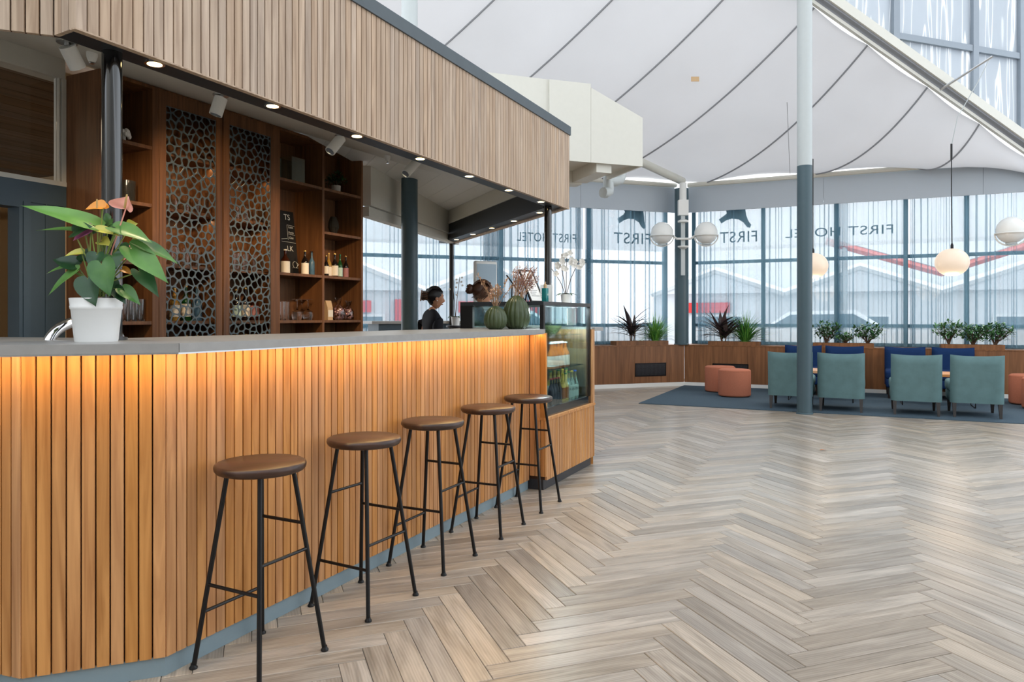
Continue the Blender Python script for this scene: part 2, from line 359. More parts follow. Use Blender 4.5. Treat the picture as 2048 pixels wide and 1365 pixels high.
# ================================================================== FLOOR : herringbone planks
floor = MB().box(-9, 12.5, -6, 15.2, -.12, -.0045).build('floor', 'grout'); struct(floor)
PW, PL, PH = .1020, 7, .3452
PX0, PY0 = -.3429, 3.3528
U = Vector((math.cos(PH), math.sin(PH), 0)); V = Vector((math.sin(PH), -math.cos(PH), 0))
def plank_mb():
    g = .0014; c = .0022; hx, hy = PL * PW / 2 - g, PW / 2 - g
    m = MB()
    ring = lambda a, b, z: [(-a, -b, z), (a, -b, z), (a, b, z), (-a, b, z)]
    m.add(ring(hx, hy, -.009) + ring(hx, hy, -c * .7) + ring(hx - c, hy - c, 0),
          [(8, 9, 10, 11)] + [(i, (i + 1) % 4, 4 + (i + 1) % 4, 4 + i) for i in range(4)] + [(4 + i, 4 + (i + 1) % 4, 8 + (i + 1) % 4, 8 + i) for i in range(4)])
    return m
def uv_xy(me):
    uv = me.uv_layers.new(name='UVMap')
    for l in me.loops:
        co = me.vertices[l.vertex_index].co; uv.data[l.index].uv = (co.x, co.y)
planks = []
for k in range(-90, 120):
    for j in range(-14, 15):
        for kind in (0, 1):
            if kind == 0: u, v = k + .5 + 7 * j, -k + 3.5 + 7 * j
            else: u, v = k + 4.5 + 7 * j, -k + 6.5 + 7 * j
            p = Vector((PX0, PY0, 0)) + (U * u + V * v) * PW
            if not (-5 < p.x < 10.5 and -1.6 < p.y < 14): continue
            rel = p - B0; s, q = rel.dot(BD), rel.dot(BN)
            if q > .45 and -3 < s < 4.0: continue
            if q > .45 + s * .8 and s <= 0 and p.x < -2.6: continue
            rk = p - K
            if rk.dot(w2(0, 1) - K) > .45 or rk.dot(w1(0, 1) - K) > .45: continue
            area = 0
            if p.y > 1.6 and abs(p.x / p.y) < .72:
                area = 1 / p.y ** 3
                if abs(ray(1024) + p.x / p.y) > .71: area *= .5
                if q > -.02: area *= .02
                rs = rk.dot(w2(1, 0) - K); rq = rk.dot(w2(0, 1) - K)
                if rq > -3.05 and rs > 0: area *= .02
            planks.append((area, p, kind))
planks.sort(key=lambda t: -t[0])
pm = plank_mb().mesh('plank'); uv_xy(pm); pm.materials.append(M['plank'])
for a, p, kind in planks[:300]:
    o = bpy.data.objects.new('plank', pm); C.objects.link(o); o.parent = floor
    o.location = p; o.rotation_euler = (0, 0, PH if kind else PH - math.pi / 2)
vs, fs, uvs = [], [], []
base = plank_mb()
for a, p, kind in planks[300:]:
    an = PH if kind else PH - math.pi / 2; ca, sa = math.cos(an), math.sin(an); o = len(vs)
    for (x, y, z) in base.v: vs.append((p.x + ca * x - sa * y, p.y + sa * x + ca * y, z)); uvs.append((x, y))
    fs += [tuple(i + o for i in f) for f in base.f]
me = bpy.data.meshes.new('distant_planks'); me.from_pydata(vs, [], fs); me.update()
uv = me.uv_layers.new(name='UVMap')
for l in me.loops: uv.data[l.index].uv = uvs[l.vertex_index]
o = obj('distant_planks', me, 'plank', floor); o['kind'] = 'stuff'

# ================================================================== WINDOW WALLS
def on_wall(px, py, ang, y):                   # x, z on a window wall plane seen at a pixel
    a = Vector((math.cos(ang), math.sin(ang), 0)); b = Vector((-math.sin(ang), math.cos(ang), 0)); o = K + b * y; r = ray(px)
    x = (r * o.y - o.x) / (a.x - r * a.y); P = o + a * x
    return x, EYE + (HZ - py) / FPX * P.y
SILL = .775
def low_wall(name, ang, x0, x1, joints):
    root = sroot(name, K, ang)
    e = [x0] + joints + [x1]
    for a, b in zip(e, e[1:]):
        MB().box(a + .0015, b - .0015, 0, .03, .075, SILL - .02).build('panel', 'panel', root)
    MB().box(x0, x1, .03, .36, 0, SILL - .02).build('core', 'panel', root)
    MB().box(x0, x1, -.006, .62, SILL - .02, SILL).build('sill', 'panel', root)
    e = []
    x = x0
    while x < x1 - .01:
        b = min(x1, x + 2.4); MB().box(x + .002, b - .002, .31, .34, 3.305, 3.77).build('upper_panel', 'band', root); x = b
    MB().box(x0, x1, .34, .66, 3.42, 3.80).build('lintel', 'band', root)
    MB().tube([(x0, .29, 3.83), (x1, .29, 3.83)], .045, 8).build('eave_pipe', 'cream', root, smooth=True)
    bb = MB().box(x0, x1, -.012, 0, 0, .072).build('baseboard_' + name.split('_')[1], 'white', None, K, ang); struct(bb)
    return root
wb = low_wall('wall_back', W1A, -6.8, 0, [-5.6, -4.4, -3.2, -2.1, -1.05])
wr = low_wall('wall_right', W2A, 0, 9.0, [1.15, 2.3, 3.45, 4.6, 5.75, 6.9])

def window(name, ang, xs, film_z=2.57):
    root = sroot(name, K, ang)
    y0, y1 = .56, .62
    rows = [(SILL, 1.14), (1.14, 2.35), (2.35, 3.42)]
    for x in xs: MB().box(x - .035, x + .035, y0 - .01, y1 + .02, SILL, 3.42).build('mullion', 'winframe', root)
    for a, b in zip(xs, xs[1:]):
        for z in (SILL + .03, 1.14, 2.35): MB().box(a + .035, b - .035, y0, y1, z - .03, z + .03).build('transom', 'winframe', root)
        for i, (z0, z1) in enumerate(rows):
            p = MB().box(a + .035, b - .035, .585, .591, z0 + .03, z1 - .03).build('pane', 'pane', root)
            if i == 0: MB().box(a + .035, b - .035, .580, .582, z0 + .03, z1 - .03).build('frosted_film', 'film', p)
            if i == 2: MB().box(a + .035, b - .035, .580, .582, film_z, z1 - .03).build('frosted_film', 'film', p)
    return root
win1 = window('window_1', W1A, [-6.7, -5.1, -3.45, -1.72, -.06])
win2 = window('window_2', W2A, [.06, 1.35, 2.60, 3.70, 4.60, 6.0, 7.4, 8.8])
def letters(root, ang, txt, px0, px1, py, size, spacing=1.0):
    x0, z = on_wall(px0, py, ang, .572); x1, _ = on_wall(px1, py, ang, .572)
    me = text_mesh(txt, size, .004, True, spacing=spacing)
    xs = [v.co.x for v in me.vertices]; sc = (x1 - x0) / (max(xs) - min(xs)); mid = (max(xs) + min(xs)) / 2
    for v in me.vertices: v.co.x = (v.co.x - mid) * sc
    o = obj('lettering', me, 'ink', root, ((x0 + x1) / 2, .572, z)); o['label'] = 'blue grey mirrored lettering ' + txt
    return o
letters(win1, W1A, 'FIRST HOTEL', 1034, 1152, 474, .23, 1.1)
letters(win1, W1A, 'FIRST', 1228, 1301, 477, .30, 1.1)
letters(win2, W2A, 'FIRST', 1440, 1514, 477, .30, 1.1)
letters(win2, W2A, 'FIRST HOTEL', 1571, 1786, 469, .23, 1.1)
def emblem(root, ang, pts):
    q = [on_wall(1160 + x / 4.014, 380 + y / 4.014, ang, .572) for x, y in pts]
    m = MB(); n = len(q)
    m.add([(x, .570, z) for x, z in q] + [(x, .574, z) for x, z in q], [tuple(range(n)), tuple(range(2 * n - 1, n - 1, -1))] + [(i, n + i, n + (i + 1) % n, (i + 1) % n) for i in range(n)])
    o = m.build('emblem', 'ink', root); o['label'] = 'blue arched emblem'
emblem(win1, W1A, [(300, 232), (350, 197), (362, 180), (345, 140), (505, 140), (512, 200), (516, 250), (526, 300), (514, 316), (494, 300), (474, 262), (434, 236), (390, 231), (350, 246), (316, 268)])
emblem(win2, W2A, [(1114, 238), (1160, 205), (1178, 190), (1168, 140), (1325, 140), (1335, 205), (1352, 250), (1374, 280), (1366, 304), (1342, 300), (1312, 262), (1272, 237), (1220, 231), (1172, 246), (1136, 270)])

# ------------------------------------------------------------------ sheer curtains
def curtain(ang, x0, x1, label, seed, dense_l=.0, dense_r=.0, pull=0):
    rnd = random.Random(seed); path = []; x = x0
    while x < x1:
        d = min(x - x0, x1 - x)
        if x - x0 < dense_l or x1 - x < dense_r: wd, am, ov = rnd.uniform(.025, .035), .075, .16
        else: wd, am, ov = rnd.choice([.07, .1, .13, .2, .26]) * rnd.uniform(.8, 1.2), rnd.uniform(.018, .045), rnd.choice([.05, .11, .15, .18])
        for i in range(10):
            f = 2 * math.pi * i / 10
            path.append((x + wd * i / 10 - ov * wd * math.sin(2 * f), am * math.sin(f), rnd.uniform(-.006, .006)))
        x += wd
    zs = [SILL + .012, 1.2, 2.0, 2.8, 3.36]; n = len(path); vs = []
    for iz, z in enumerate(zs):
        t = iz / (len(zs) - 1); am = 1.5 - .6 * t
        for (px, py, j) in path:
            k = (px - x0) / (x1 - x0)
            sh = pull * (1 - t) ** 3 * (k if pull < 0 else 1 - k) * 0
            drift = pull * (1 - t) ** 2.2 * (.3 + .7 * k)
            vs.append((px + j * (1 - t) * 3 + drift, .40 + py * am, z))
    fs = [(i * n + k, i * n + k + 1, (i + 1) * n + k + 1, (i + 1) * n + k) for i in range(len(zs) - 1) for k in range(n - 1)]
    o = MB().add(vs, fs).build('sheer_curtain', 'curtain', None, K, ang, smooth=True, ang=180)
    return tag(o, label, 'curtain', 'sheer blue window curtains')
curtain(W1A, -6.6, -3.75, 'sheer blue curtain behind the two bar staff', 1, 0, .10)
curtain(W1A, -3.72, -1.95, 'sheer blue curtain behind the white orchid on the display fridge', 2, .16, .12)
curtain(W1A, -1.80, -.16, 'sheer blue curtain left of the corner column with globe lamps', 3, .05, .15)
curtain(W2A, .18, 2.52, 'sheer blue curtain right of the corner column with globe lamps', 4, .03, .03)
curtain(W2A, 2.62, 3.72, 'sheer blue curtain behind the half hidden pendant lamp', 5, .05, .05)
curtain(W2A, 3.76, 8.4, 'sheer blue curtain behind the fully visible pendant lamp', 6, .04, .0)

# ================================================================== TENT CEILING
G0 = Vector((3.93, 9.81, 0)); GD = Vector((.944, .3305, 0)); GN = Vector((.3305, -.944, 0))
def gz(t): return 5.79 - .426 * t              # height of the raking beam above its place along the gable
def gpt(t, off=0, dz=0): return G0 + GD * t + GN * off + Vector((0, 0, gz(t) + dz))
seams = [(-4.9, -10.6), (-3.8, -8.8), (-2.75, -7.0), (-1.75, -5.2), (-.72, -3.4), (.27, -1.6), (1.21, .335), (2.34, 2.235), (3.39, 3.81), (4.55, 5.6), (5.6, 7.4)]
def ring(t, bulge=0):
    if t < 0: p = w1(t, .30, 3.86)
    else: p = w2(t, .30, 3.86)
    return p
def seam_pt(a, b, v, extra=0):
    p0, p1 = gpt(a, -.05, -.1), ring(b)
    p = p0.lerp(p1, v); p.z -= .32 * 4 * v * (1 - v) * .9
    p.z += extra * math.sin(math.pi * v) ** .5 * .06
    return p
NV, NU = 18, 6
vs = []; cols = 0
for i in range(len(seams) - 1):
    for k in range(NU + (1 if i == len(seams) - 2 else 0)):
        f = k / NU; a = seams[i][0] * (1 - f) + seams[i + 1][0] * f; b = seams[i][1] * (1 - f) + seams[i + 1][1] * f
        for j in range(NV + 1):
            v = j / NV; p = seam_pt(a, b, v, math.sin(math.pi * f))
            if j >= NV - 3: p.z += .07 * math.sin(math.pi * f) * (j - NV + 3) / 3
            if j <= 2: p.z -= .05 * math.sin(math.pi * f) * (2 - j) / 2
            vs.append(p)
        cols += 1
fs = [(c * (NV + 1) + j, (c + 1) * (NV + 1) + j, (c + 1) * (NV + 1) + j + 1, c * (NV + 1) + j + 1) for c in range(cols - 1) for j in range(NV)]
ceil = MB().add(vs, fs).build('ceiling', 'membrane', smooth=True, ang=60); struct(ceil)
seam_m = plain('seam_tape', srgb(140, 142, 146), .7)
M['seam'] = seam_m
for a, b in seams[1:-1]:
    MB().tube([seam_pt(a, b, j / 24) - Vector((0, 0, .012)) for j in range(25)], .013, 6).build('seam', 'seam', ceil, smooth=True)
pt = seam_pt(-.1, -2.4, .35)
MB().box(-.06, .06, -.005, .005, -.035, .035).build('fabric_patch', 'kraft', ceil, seam_pt(-.22, -2.5, .33) + Vector((0, -.06, -.03)), 0)

# gable glazing above the raking beam
gab = sroot('window_3')
def slab(name, mat, parent, a, b, h, d, dz=0):
    p = [gpt(a, 0, dz), gpt(b, 0, dz)]
    m = MB(); vs = []
    for q in p:
        for (o, z) in ((d / 2, 0), (-d / 2, 0), (-d / 2, h), (d / 2, h)): vs.append(q + GN * o + Vector((0, 0, z)))
    m.add(vs, [(0, 1, 5, 4), (1, 2, 6, 5), (2, 3, 7, 6), (3, 0, 4, 7), (3, 2, 1, 0), (4, 5, 6, 7)])
    return m.build(name, mat, parent)
beam = slab('raking_beam', 'cream', gab, -6.2, 5.0, .15, .22, 0)
slab('beam_flange', 'cream', gab, -6.2, 5.0, .035, .10, .15)
slab('lower_flange', 'seam', gab, -6.2, 5.0, .03, .16, -.03)
slab('edge_pipe', 'cream', gab, -6.2, 5.0, .05, .05, -.12)
mull = [-3.0, -1.45, .1, 1.64, 3.19, 4.18, 4.75]
ZT = 5.33; ZTOP = 7.4
def gbox(name, mat, t0, t1, z0a, z0b, z1, d, parent=gab):
    vs = []
    for t, z0 in ((t0, z0a), (t1, z0b)):
        for o in (d / 2, -d / 2):
            for z in (z0, z1): vs.append(G0 + GD * t + GN * o + Vector((0, 0, z)))
    return MB().add(vs, [(0, 1, 3, 2), (4, 6, 7, 5), (0, 4, 5, 1), (2, 3, 7, 6), (1, 5, 7, 3), (0, 2, 6, 4)]).build(name, mat, parent)
for t in mull: gbox('mullion', 'mullbacklit', t - .055, t + .055, gz(t - .055) + .1, gz(t + .055) + .1, max(ZTOP, gz(t) + .2), .12)
for a, b in zip(mull, mull[1:]):
    if gz(a) + .2 > ZTOP: continue
    za, zb = gz(a) + .16, gz(b) + .16
    if zb < ZT - .1:
        if za < ZT:
            gbox('transom', 'mullbacklit', a + .055, b - .055, ZT - .045, ZT - .045, ZT + .045, .1)
            gbox('pane', 'gable', a + .055, b - .055, za, zb, ZT - .045, .012); gbox('pane', 'gable', a + .055, b - .055, ZT + .045, ZT + .045, ZTOP, .012)
            continue
    gbox('pane', 'gable', a + .055, b - .055, za, zb, ZTOP, .012)

# ================================================================== COLUMNS
def column(name, label, loc, r, zs, top, cat='column', upper='greycol', lower='teal'):
    t = thing(name, label, cat, loc)
    MB().lathe([(r + .012, 0), (r + .012, .012), (r, .02), (r, zs)], 28).build('lower_shaft', lower, t, smooth=True)
    MB().lathe([(r * .99, zs), (r * .99, top)], 28).build('upper_shaft', upper, t, smooth=True)
    return t
column('round_column', 'tall round column, teal below and white above, beside the lounge chairs', (3.92, 9.66, 0), .097, 3.32, 6.4)
cB = at(819, 634, 7.9); column('round_column', 'round dark teal column behind the bar beside the oak shelving', (cB.x, cB.y, 0), .090, 3.32, 6.6)
cC = w1(-.02, .06); column('round_column', 'teal round column in the corner between the window walls', (cC.x, cC.y, SILL), .13, 2.5, 2.95, upper='teal')

# raking corner rafter, pipes
raf = MB().tube([(3.22, 13.62, 3.86), (2.2, 12.55, 4.02), (.9, 11.2, 4.22)], .075, 10).build('trim_1', 'cream', smooth=True); struct(raf)
# ================================================================== WHITE BULKHEAD over the bar
bh = sroot('wall_bulkhead')
def gp(px, py):                                 # on the vertical plane of the gable, further left
    r = ray(px); t = (r * G0.y - G0.x) / (GD.x - r * GD.y); P = G0 + GD * t
    return t, EYE + (HZ - py) / FPX * P.y
def gpoly(name, mat, pts, d0, d1, parent):
    n = len(pts); vs = [G0 + GD * t + GN * d0 + Vector((0, 0, z)) for t, z in pts] + [G0 + GD * t + GN * d1 + Vector((0, 0, z)) for t, z in pts]
    return MB().add(vs, [tuple(range(n)), tuple(range(2 * n - 1, n - 1, -1))] + [(i, n + i, n + (i + 1) % n, (i + 1) % n) for i in range(n)]).build(name, mat, parent)
L0 = gp(820, 126); L1 = gp(1097, 159); zb = gp(1283, 334)[1]
gpoly('panel', 'cream', [(L0[0], zb), (L1[0] - .004, zb), L1, L0], -.03, 0, bh)
A0 = gp(1097, 160); A1 = gp(1178, 169); A2 = gp(1180, 177); A3 = gp(1283, 237); A4 = gp(1283, 334)
mid = gp(1180, 300)[0]
gpoly('panel', 'cream', [(A0[0] + .004, zb), (mid - .003, zb), (mid - .003, A1[1]), A0], .0, .03, bh)
gpoly('panel', 'cream', [(mid, zb), (A4[0], zb), A3, A2, (mid, A2[1])], .0, .03, bh)
gpoly('end_panel', 'cream', [(A3[0] - .03, zb), (A3[0], zb), A3, (A3[0] - .03, A3[1])], -.9, -.0, bh)
gpoly('soffit', 'cream', [(L0[0], zb + .05), (A3[0] - .03, zb + .05), (A3[0] - .03, zb + .1), (L0[0], zb + .1)], -.9, -.03, bh)
gpoly('beam', 'cream', [(L0[0], zb - .12), (gp(1215, 345)[0], zb - .12), (gp(1215, 345)[0], zb + .05), (L0[0], zb + .05)], -.95, -.75, bh)
gpoly('beam', 'cream', [(gp(1195, 345)[0], zb - .10), (gp(1225, 345)[0], zb - .10), (gp(1225, 345)[0], zb + .05), (gp(1195, 345)[0], zb + .05)], -.75, -.03, bh)
pp = at(1217, 345, 9.9)
dp = thing('drain_pipe', 'grey bent drain pipe hanging under the white bulkhead', 'pipe', (pp.x, pp.y, 2.7))
MB().tube([(0, 0, .95), (0, 0, .36), (.0, -.02, .32), (-.05, -.06, .29), (-.09, -.1, .29)], .072, 12).build('lower_bend', 'greycol', dp, smooth=True)
MB().tube([(.19, .12, .95), (.19, .12, .55), (.17, .1, .50), (.1, .06, .47), (0, 0, .46)], .072, 12).build('upper_bend', 'greycol', dp, smooth=True)

# ================================================================== LEFT WALL with door, high window and the room beyond
WQ = 2.58
lw = sroot('wall_left', B0, BA)
sx = lambda px: bar_s(px, WQ)
sR = bar_s(726, 2.23) + .03
MB().box(sx(131), sR, WQ, WQ + .12, 0, 2.95).build('wall_panel', 'beige', lw)
MB().box(-9, sx(-150), WQ, WQ + .12, 0, 3.4).build('wall_panel', 'wallgrey', lw)
MB().box(sx(-150), sx(131), WQ - .01, WQ + .10, 2.04, 2.175).build('header', 'blueframe', lw)
MB().box(sx(-150), sx(131), WQ + .0, WQ + .12, 2.90, 3.4).build('upper_wall', 'cream', lw)
MB().box(sx(44), sx(58), WQ - .02, WQ + .10, 0, 2.04).build('door_post', 'blueframe', lw)
MB().box(sx(58), sx(131), WQ + .0, WQ + .08, 0, 2.04).build('side_panel', 'blueframe', lw)
MB().box(sx(90), sx(94), WQ - .008, WQ, 0, 2.04).build('moulding', 'blueframe', lw)
MB().box(sx(36), sx(44), WQ - .012, WQ + .11, 0, 2.0).build('door_casing', 'blueframe', lw)
MB().box(sx(-150), sx(44), WQ - .012, WQ + .11, 2.0, 2.04).build('door_casing', 'blueframe', lw)
wn = sroot('window_4', B0, BA)
MB().box(sx(-150), sx(131), WQ - .015, WQ + .06, 2.175, 2.205).build('window_sill', 'cream', wn)
MB().box(sx(122), sx(131), WQ - .01, WQ + .06, 2.205, 2.90).build('window_frame', 'cream', wn)
MB().box(sx(117), sx(120), WQ - .005, WQ + .05, 2.205, 2.90).build('window_frame', 'cream', wn)
MB().box(sx(-150), sx(117), WQ + .02, WQ + .026, 2.205, 2.90).build('pane', 'pane', wn)
# the room behind
MB().box(-7, sx(131) + 2.3, 7.9, 8.0, 0, 3.3).build('wall_far', 'beige', None, B0, BA)['kind'] = 'structure'
MB().box(sx(131) + 2.2, sx(131) + 2.3, WQ + .12, 7.9, 0, 3.3).build('wall_inner', 'beige', None, B0, BA)['kind'] = 'structure'
c2 = MB().box(-8, sx(131) + 2.3, WQ + .12, 8, 2.98, 3.08).build('ceiling_2', 'planks', None, B0, BA); struct(c2)
for i in range(26):
    q = WQ + .15 + i * .2
    MB().box(-7.8, sx(131) + 2.2, q, q + .19, 2.955, 2.98).build('board', 'planks', c2)
d1 = sroot('door_1', bar(sx(10), WQ + 1.1), BA)
MB().box(-.45, .45, -.02, .02, 0, 2.02).build('door_leaf', 'doorwood', d1)
MB().box(-.6, -.45, -.05, .05, 0, 2.1).build('door_frame', 'beige', d1); MB().box(.45, .6, -.05, .05, 0, 2.1).build('door_frame', 'beige', d1)
MB().box(-.6, .6, -.05, .05, 2.04, 2.14).build('door_frame', 'beige', d1)
hd = MB().box(.32, .40, -.03, -.02, .95, 1.2).tube([(.36, -.03, 1.12), (.36, -.07, 1.12), (.25, -.07, 1.12)], .012, 8).build('door_handle', 'brass', d1)
ld = bpy.data.lights.new('room_fill', 'AREA'); ld.energy = 7; ld.size = 1.2; ld.color = (1, .8, .55)  # unseen fill light added to brighten the room beyond, no fitting modelled
lo = bpy.data.objects.new('room_fill', ld); C.objects.link(lo); lo.location = bar(sx(-20), WQ + 1.9, 2.9)

# unseen tent roof added over the tall half of the hall to dim it
vs = []
for i in range(13):
    t = -7.5 + 15.5 * i / 12
    for j in range(11):
        v = j / 10; p = (G0 + GD * t + GN * (.0 + 13.5 * v)); z = 7.4 + 1.2 * math.sin(math.pi * v) - 2.2 * v ** 2 - .25 * math.sin(math.pi * (i % 2))
        vs.append((p.x, p.y, z))
c3 = MB().add(vs, [(i * 11 + j, (i + 1) * 11 + j, (i + 1) * 11 + j + 1, i * 11 + j + 1) for i in range(12) for j in range(10)]).build('ceiling_dimmer', 'dimcloth', smooth=True, ang=180); struct(c3)
# unseen wall added behind the viewer, its height set to block light
bk = MB().box(-6, 14, -4.3, -4.1, 0, 4.8).build('wall_blocker', 'wallgrey'); struct(bk)

# ================================================================== OUTSIDE
gr = MB().box(-40, 60, 15.2, 70, -.25, -.2).build('street', 'asphalt'); tag(gr, 'grey asphalt street outside the windows', 'street')
def building(label, loc, rz, wid, hgt, seed, peaks):
    t = thing('building', label, 'building', loc, rz); rnd = random.Random(seed)
    MB().box(-wid / 2, wid / 2, 0, 6, -.2, hgt).build('wall', 'facade', t)
    MB().box(-wid / 2, wid / 2, 3.2, 6.2, hgt, 4.3).build('upper_wall', 'facadelight', t)
    pw = wid / peaks
    for i in range(peaks):
        x = -wid / 2 + pw * i
        MB().prism([(x, 0), (x + pw, 0), (x + pw, 6), (x, 6)], hgt, hgt).v
        m = MB(); m.add([(x, -.3, hgt - .1), (x + pw / 2, -.3, hgt + .8), (x + pw, -.3, hgt - .1), (x, 6, hgt - .1), (x + pw / 2, 6, hgt + .8), (x + pw, 6, hgt - .1)],
                        [(0, 2, 1), (3, 4, 5), (0, 1, 4, 3), (1, 2, 5, 4), (0, 3, 5, 2)]); r = m.build('roof', 'facade', t)
        MB().tube([(x, -.36, hgt - .1), (x + pw / 2, -.36, hgt + .8), (x + pw, -.36, hgt - .1)], .13, 4).build('barge_board', 'facadelight', r)
        wx = x + pw * .5
        f = MB().box(wx - 1.0, wx + 1.0, -.05, 0, .2, 1.4).build('window', 'facadelight', t)
        MB().box(wx - .9, wx + .9, -.07, -.05, .3, 1.3).build('pane', 'darkglass', f)
        if rnd.random() < .9:
            MB().box(wx - 1.5 + rnd.uniform(-.6, .6), wx + .5, -.2, -.06, 1.45, 1.85).build('sign_board', 'red', t)
        if rnd.random() < .6: MB().box(wx + 1.3, wx + 1.9, -.3, -.08, -.2, 1.9).build('banner', 'red', t)
    return t
p = w1(-4.5, 13); building('low grey building with red signs seen behind the bar staff', (p.x, p.y, 0), W1A, 14, 2.3, 3, 3)
p = w2(5.5, 15); building('low grey building with zigzag roof seen behind the lounge', (p.x, p.y, 0), W2A, 20, 2.3, 5, 4)
def canopy(label, p, rz):
    t = thing('awning', label, 'awning', p, rz)
    for s in (-1, 1): MB().tube([(s * 2.4, 0, -.2), (s * 2.4, 0, 3.3)], .08, 6).build('post', 'facadelight', t)
    MB().tube([(-2.9, 0, 3.5), (0, 0, 2.5), (2.9, 0, 3.5)], .10, 4).build('red_edge', 'redpale', t)
    MB().add([(-2.9, 0, 3.62), (0, 0, 2.62), (2.9, 0, 3.62), (-2.9, 3, 3.62), (0, 3, 2.62), (2.9, 3, 3.62)], [(0, 1, 4, 3), (1, 2, 5, 4)]).build('roof_sheet', 'facadelight', t)
p = w2(5.0, 9.2); canopy('red edged butterfly awning outside the right window', (p.x, p.y, 0), W2A)
def car(label, p, rz, mat):
    t = thing('car', label, 'car', p, rz)
    prof = [(-2.1, .35), (-2.15, .75), (-1.7, .92), (-1.0, 1.42), (.5, 1.45), (1.2, .98), (2.0, .85), (2.15, .6), (2.1, .3)]
    m = MB(); n = len(prof); vs = []
    for y, k in ((-.85, .98), (-.6, 1.0), (.6, 1.0), (.85, .98)):
        for x, z in prof: vs.append((x * (k if abs(y) > .7 else 1), y, z if z < 1.0 or abs(y) < .7 else .98))
    fs = [(i * n + k, i * n + (k + 1) % n, (i + 1) * n + (k + 1) % n, (i + 1) * n + k) for i in range(3) for k in range(n)]
    fs += [tuple(range(n - 1, -1, -1)), tuple(3 * n + k for k in range(n))]
    m.add(vs, fs); m.build('body', mat, t, smooth=True, ang=30)
    for s in (-1, 1):
        MB().add([(-.95, s * .72, 1.34), (.45, s * .72, 1.36), (1.05, s * .83, 1.0), (-1.5, s * .83, 1.0), (-.95, s * .70, 1.34), (.45, s * .70, 1.36), (1.05, s * .81, 1.0), (-1.5, s * .81, 1.0)], [(0, 1, 2, 3), (7, 6, 5, 4), (0, 4, 5, 1), (1, 5, 6, 2), (2, 6, 7, 3), (3, 7, 4, 0)]).build('side_window', 'darkglass', t)
        for x in (-1.3, 1.3): MB().tube([(x, s * .72, .1), (x, s * .9, .1)], .31, 16).build('wheel', 'tyre', t, smooth=True)
p = w1(-1.3, 6.5); car('white car parked outside left of the corner column', (p.x, p.y, .01), W1A, 'carwhite')
p = w2(2.4, 6.0); car('silver car parked outside behind the tall column', (p.x, p.y, .01), W2A, 'carwhite')
p = w2(9.6, 6.0); car('grey car parked outside the right window', (p.x, p.y, .01), W2A, 'cargrey')

# thin wires hanging from the tent
for lab, a, b in (('thin steel wire running from the tent to the corner column', at(1283, -20, 11.4), at(1356, 358, 13.5)), ('thin loose wire hanging near the tall round column', at(1574, 205, 10.9), at(1580, 350, 12.2))):
    tag(MB().tube([(0, 0, 0), b - a], .004, 5).build('hanging_wire', 'seam', None, a), lab, 'wire')

# ================================================================== BAR COUNTER
KZ, CT, CB = .072, 1.208, 1.176                # plinth top, worktop top and underside
def slat_run(parent, a, b, n, z0, z1, thick, mat, tops=None):
    """n slats from a to b (2-D points); their faces look to the right of a->b"""
    a, b = Vector(a), Vector(b); d = (b - a); L = d.length; d /= L; p = L / n; rz = math.atan2(d.y, d.x)
    me = MB().cbox(.0025, p - .0025, 0, thick, z0, z1, .0018).mesh('slat')
    for i in range(n):
        m = me
        o = obj('slat', m, mat, parent, (a.x + d.x * p * i, a.y + d.y * p * i, 0), rz)
LS, LQ = -.355 * 0, 0
# bar frame: x along bar, y behind the front. left wing turns 45 degrees
C1 = Vector((0, 0)); el = math.radians(69.4 - 25.9)
wing = Vector((-.936, -.3516)); wing_loc = Vector((wing.x * BD.x + wing.y * BD.y, wing.x * BN.x + wing.y * BN.y))
C2 = C1 + wing_loc * .447
w3 = Vector((-.95, .31)); w3l = Vector((w3.x * BD.x + w3.y * BD.y, w3.x * BN.x + w3.y * BN.y)).normalized()
C3 = C2 + w3l * .9
SF0, SF1, FQ = 3.145, 4.225, -.135             # display fridge: start, end, front
bc = thing('bar_counter', 'oak slatted bar counter with blue grey plinth', 'bar counter', B0, BA)
T = .018
# backing core
def perp(a, b): d = (b - a).normalized(); return Vector((-d.y, d.x))
pm_, pw_, p3_ = Vector((0, 1)), perp(C2, C1), perp(C3, C2)
def mitre(p, n1, n2, d): return p + (n1 + n2) * d / (1 + n1.dot(n2))
i1, i2 = mitre(C1, pm_, pw_, T), mitre(C2, pw_, p3_, T)
j1, j2 = mitre(C1, pm_, pw_, .10), mitre(C2, pw_, p3_, .10)
MB().prism([(SF0, T), i1, i2, C3 + p3_ * T, C3 + p3_ * .1, j2, j1, (SF0, .10)], KZ, CB).build('core', 'groove', bc)
k1, k2, kk1, kk2 = mitre(C1, pm_, pw_, .012), mitre(C2, pw_, p3_, .012), mitre(C1, pm_, pw_, .06), mitre(C2, pw_, p3_, .06)
MB().prism([(SF0, .012), k1, kk1, (SF0, .06)], 0, KZ).build('plinth', 'kick', bc)
MB().prism([k1, k2, kk2, kk1], 0, KZ).build('plinth', 'kick', bc)
MB().prism([k2, C3 + p3_ * .012, C3 + p3_ * .06, kk2], 0, KZ).build('plinth', 'kick', bc)
slat_run(bc, C1, (SF0, 0), 70, KZ, CB, T, 'oak')
slat_run(bc, C2, C1, 10, KZ, CB, T, 'oak')
slat_run(bc, C3, C2, 20, KZ, CB, T, 'oak')
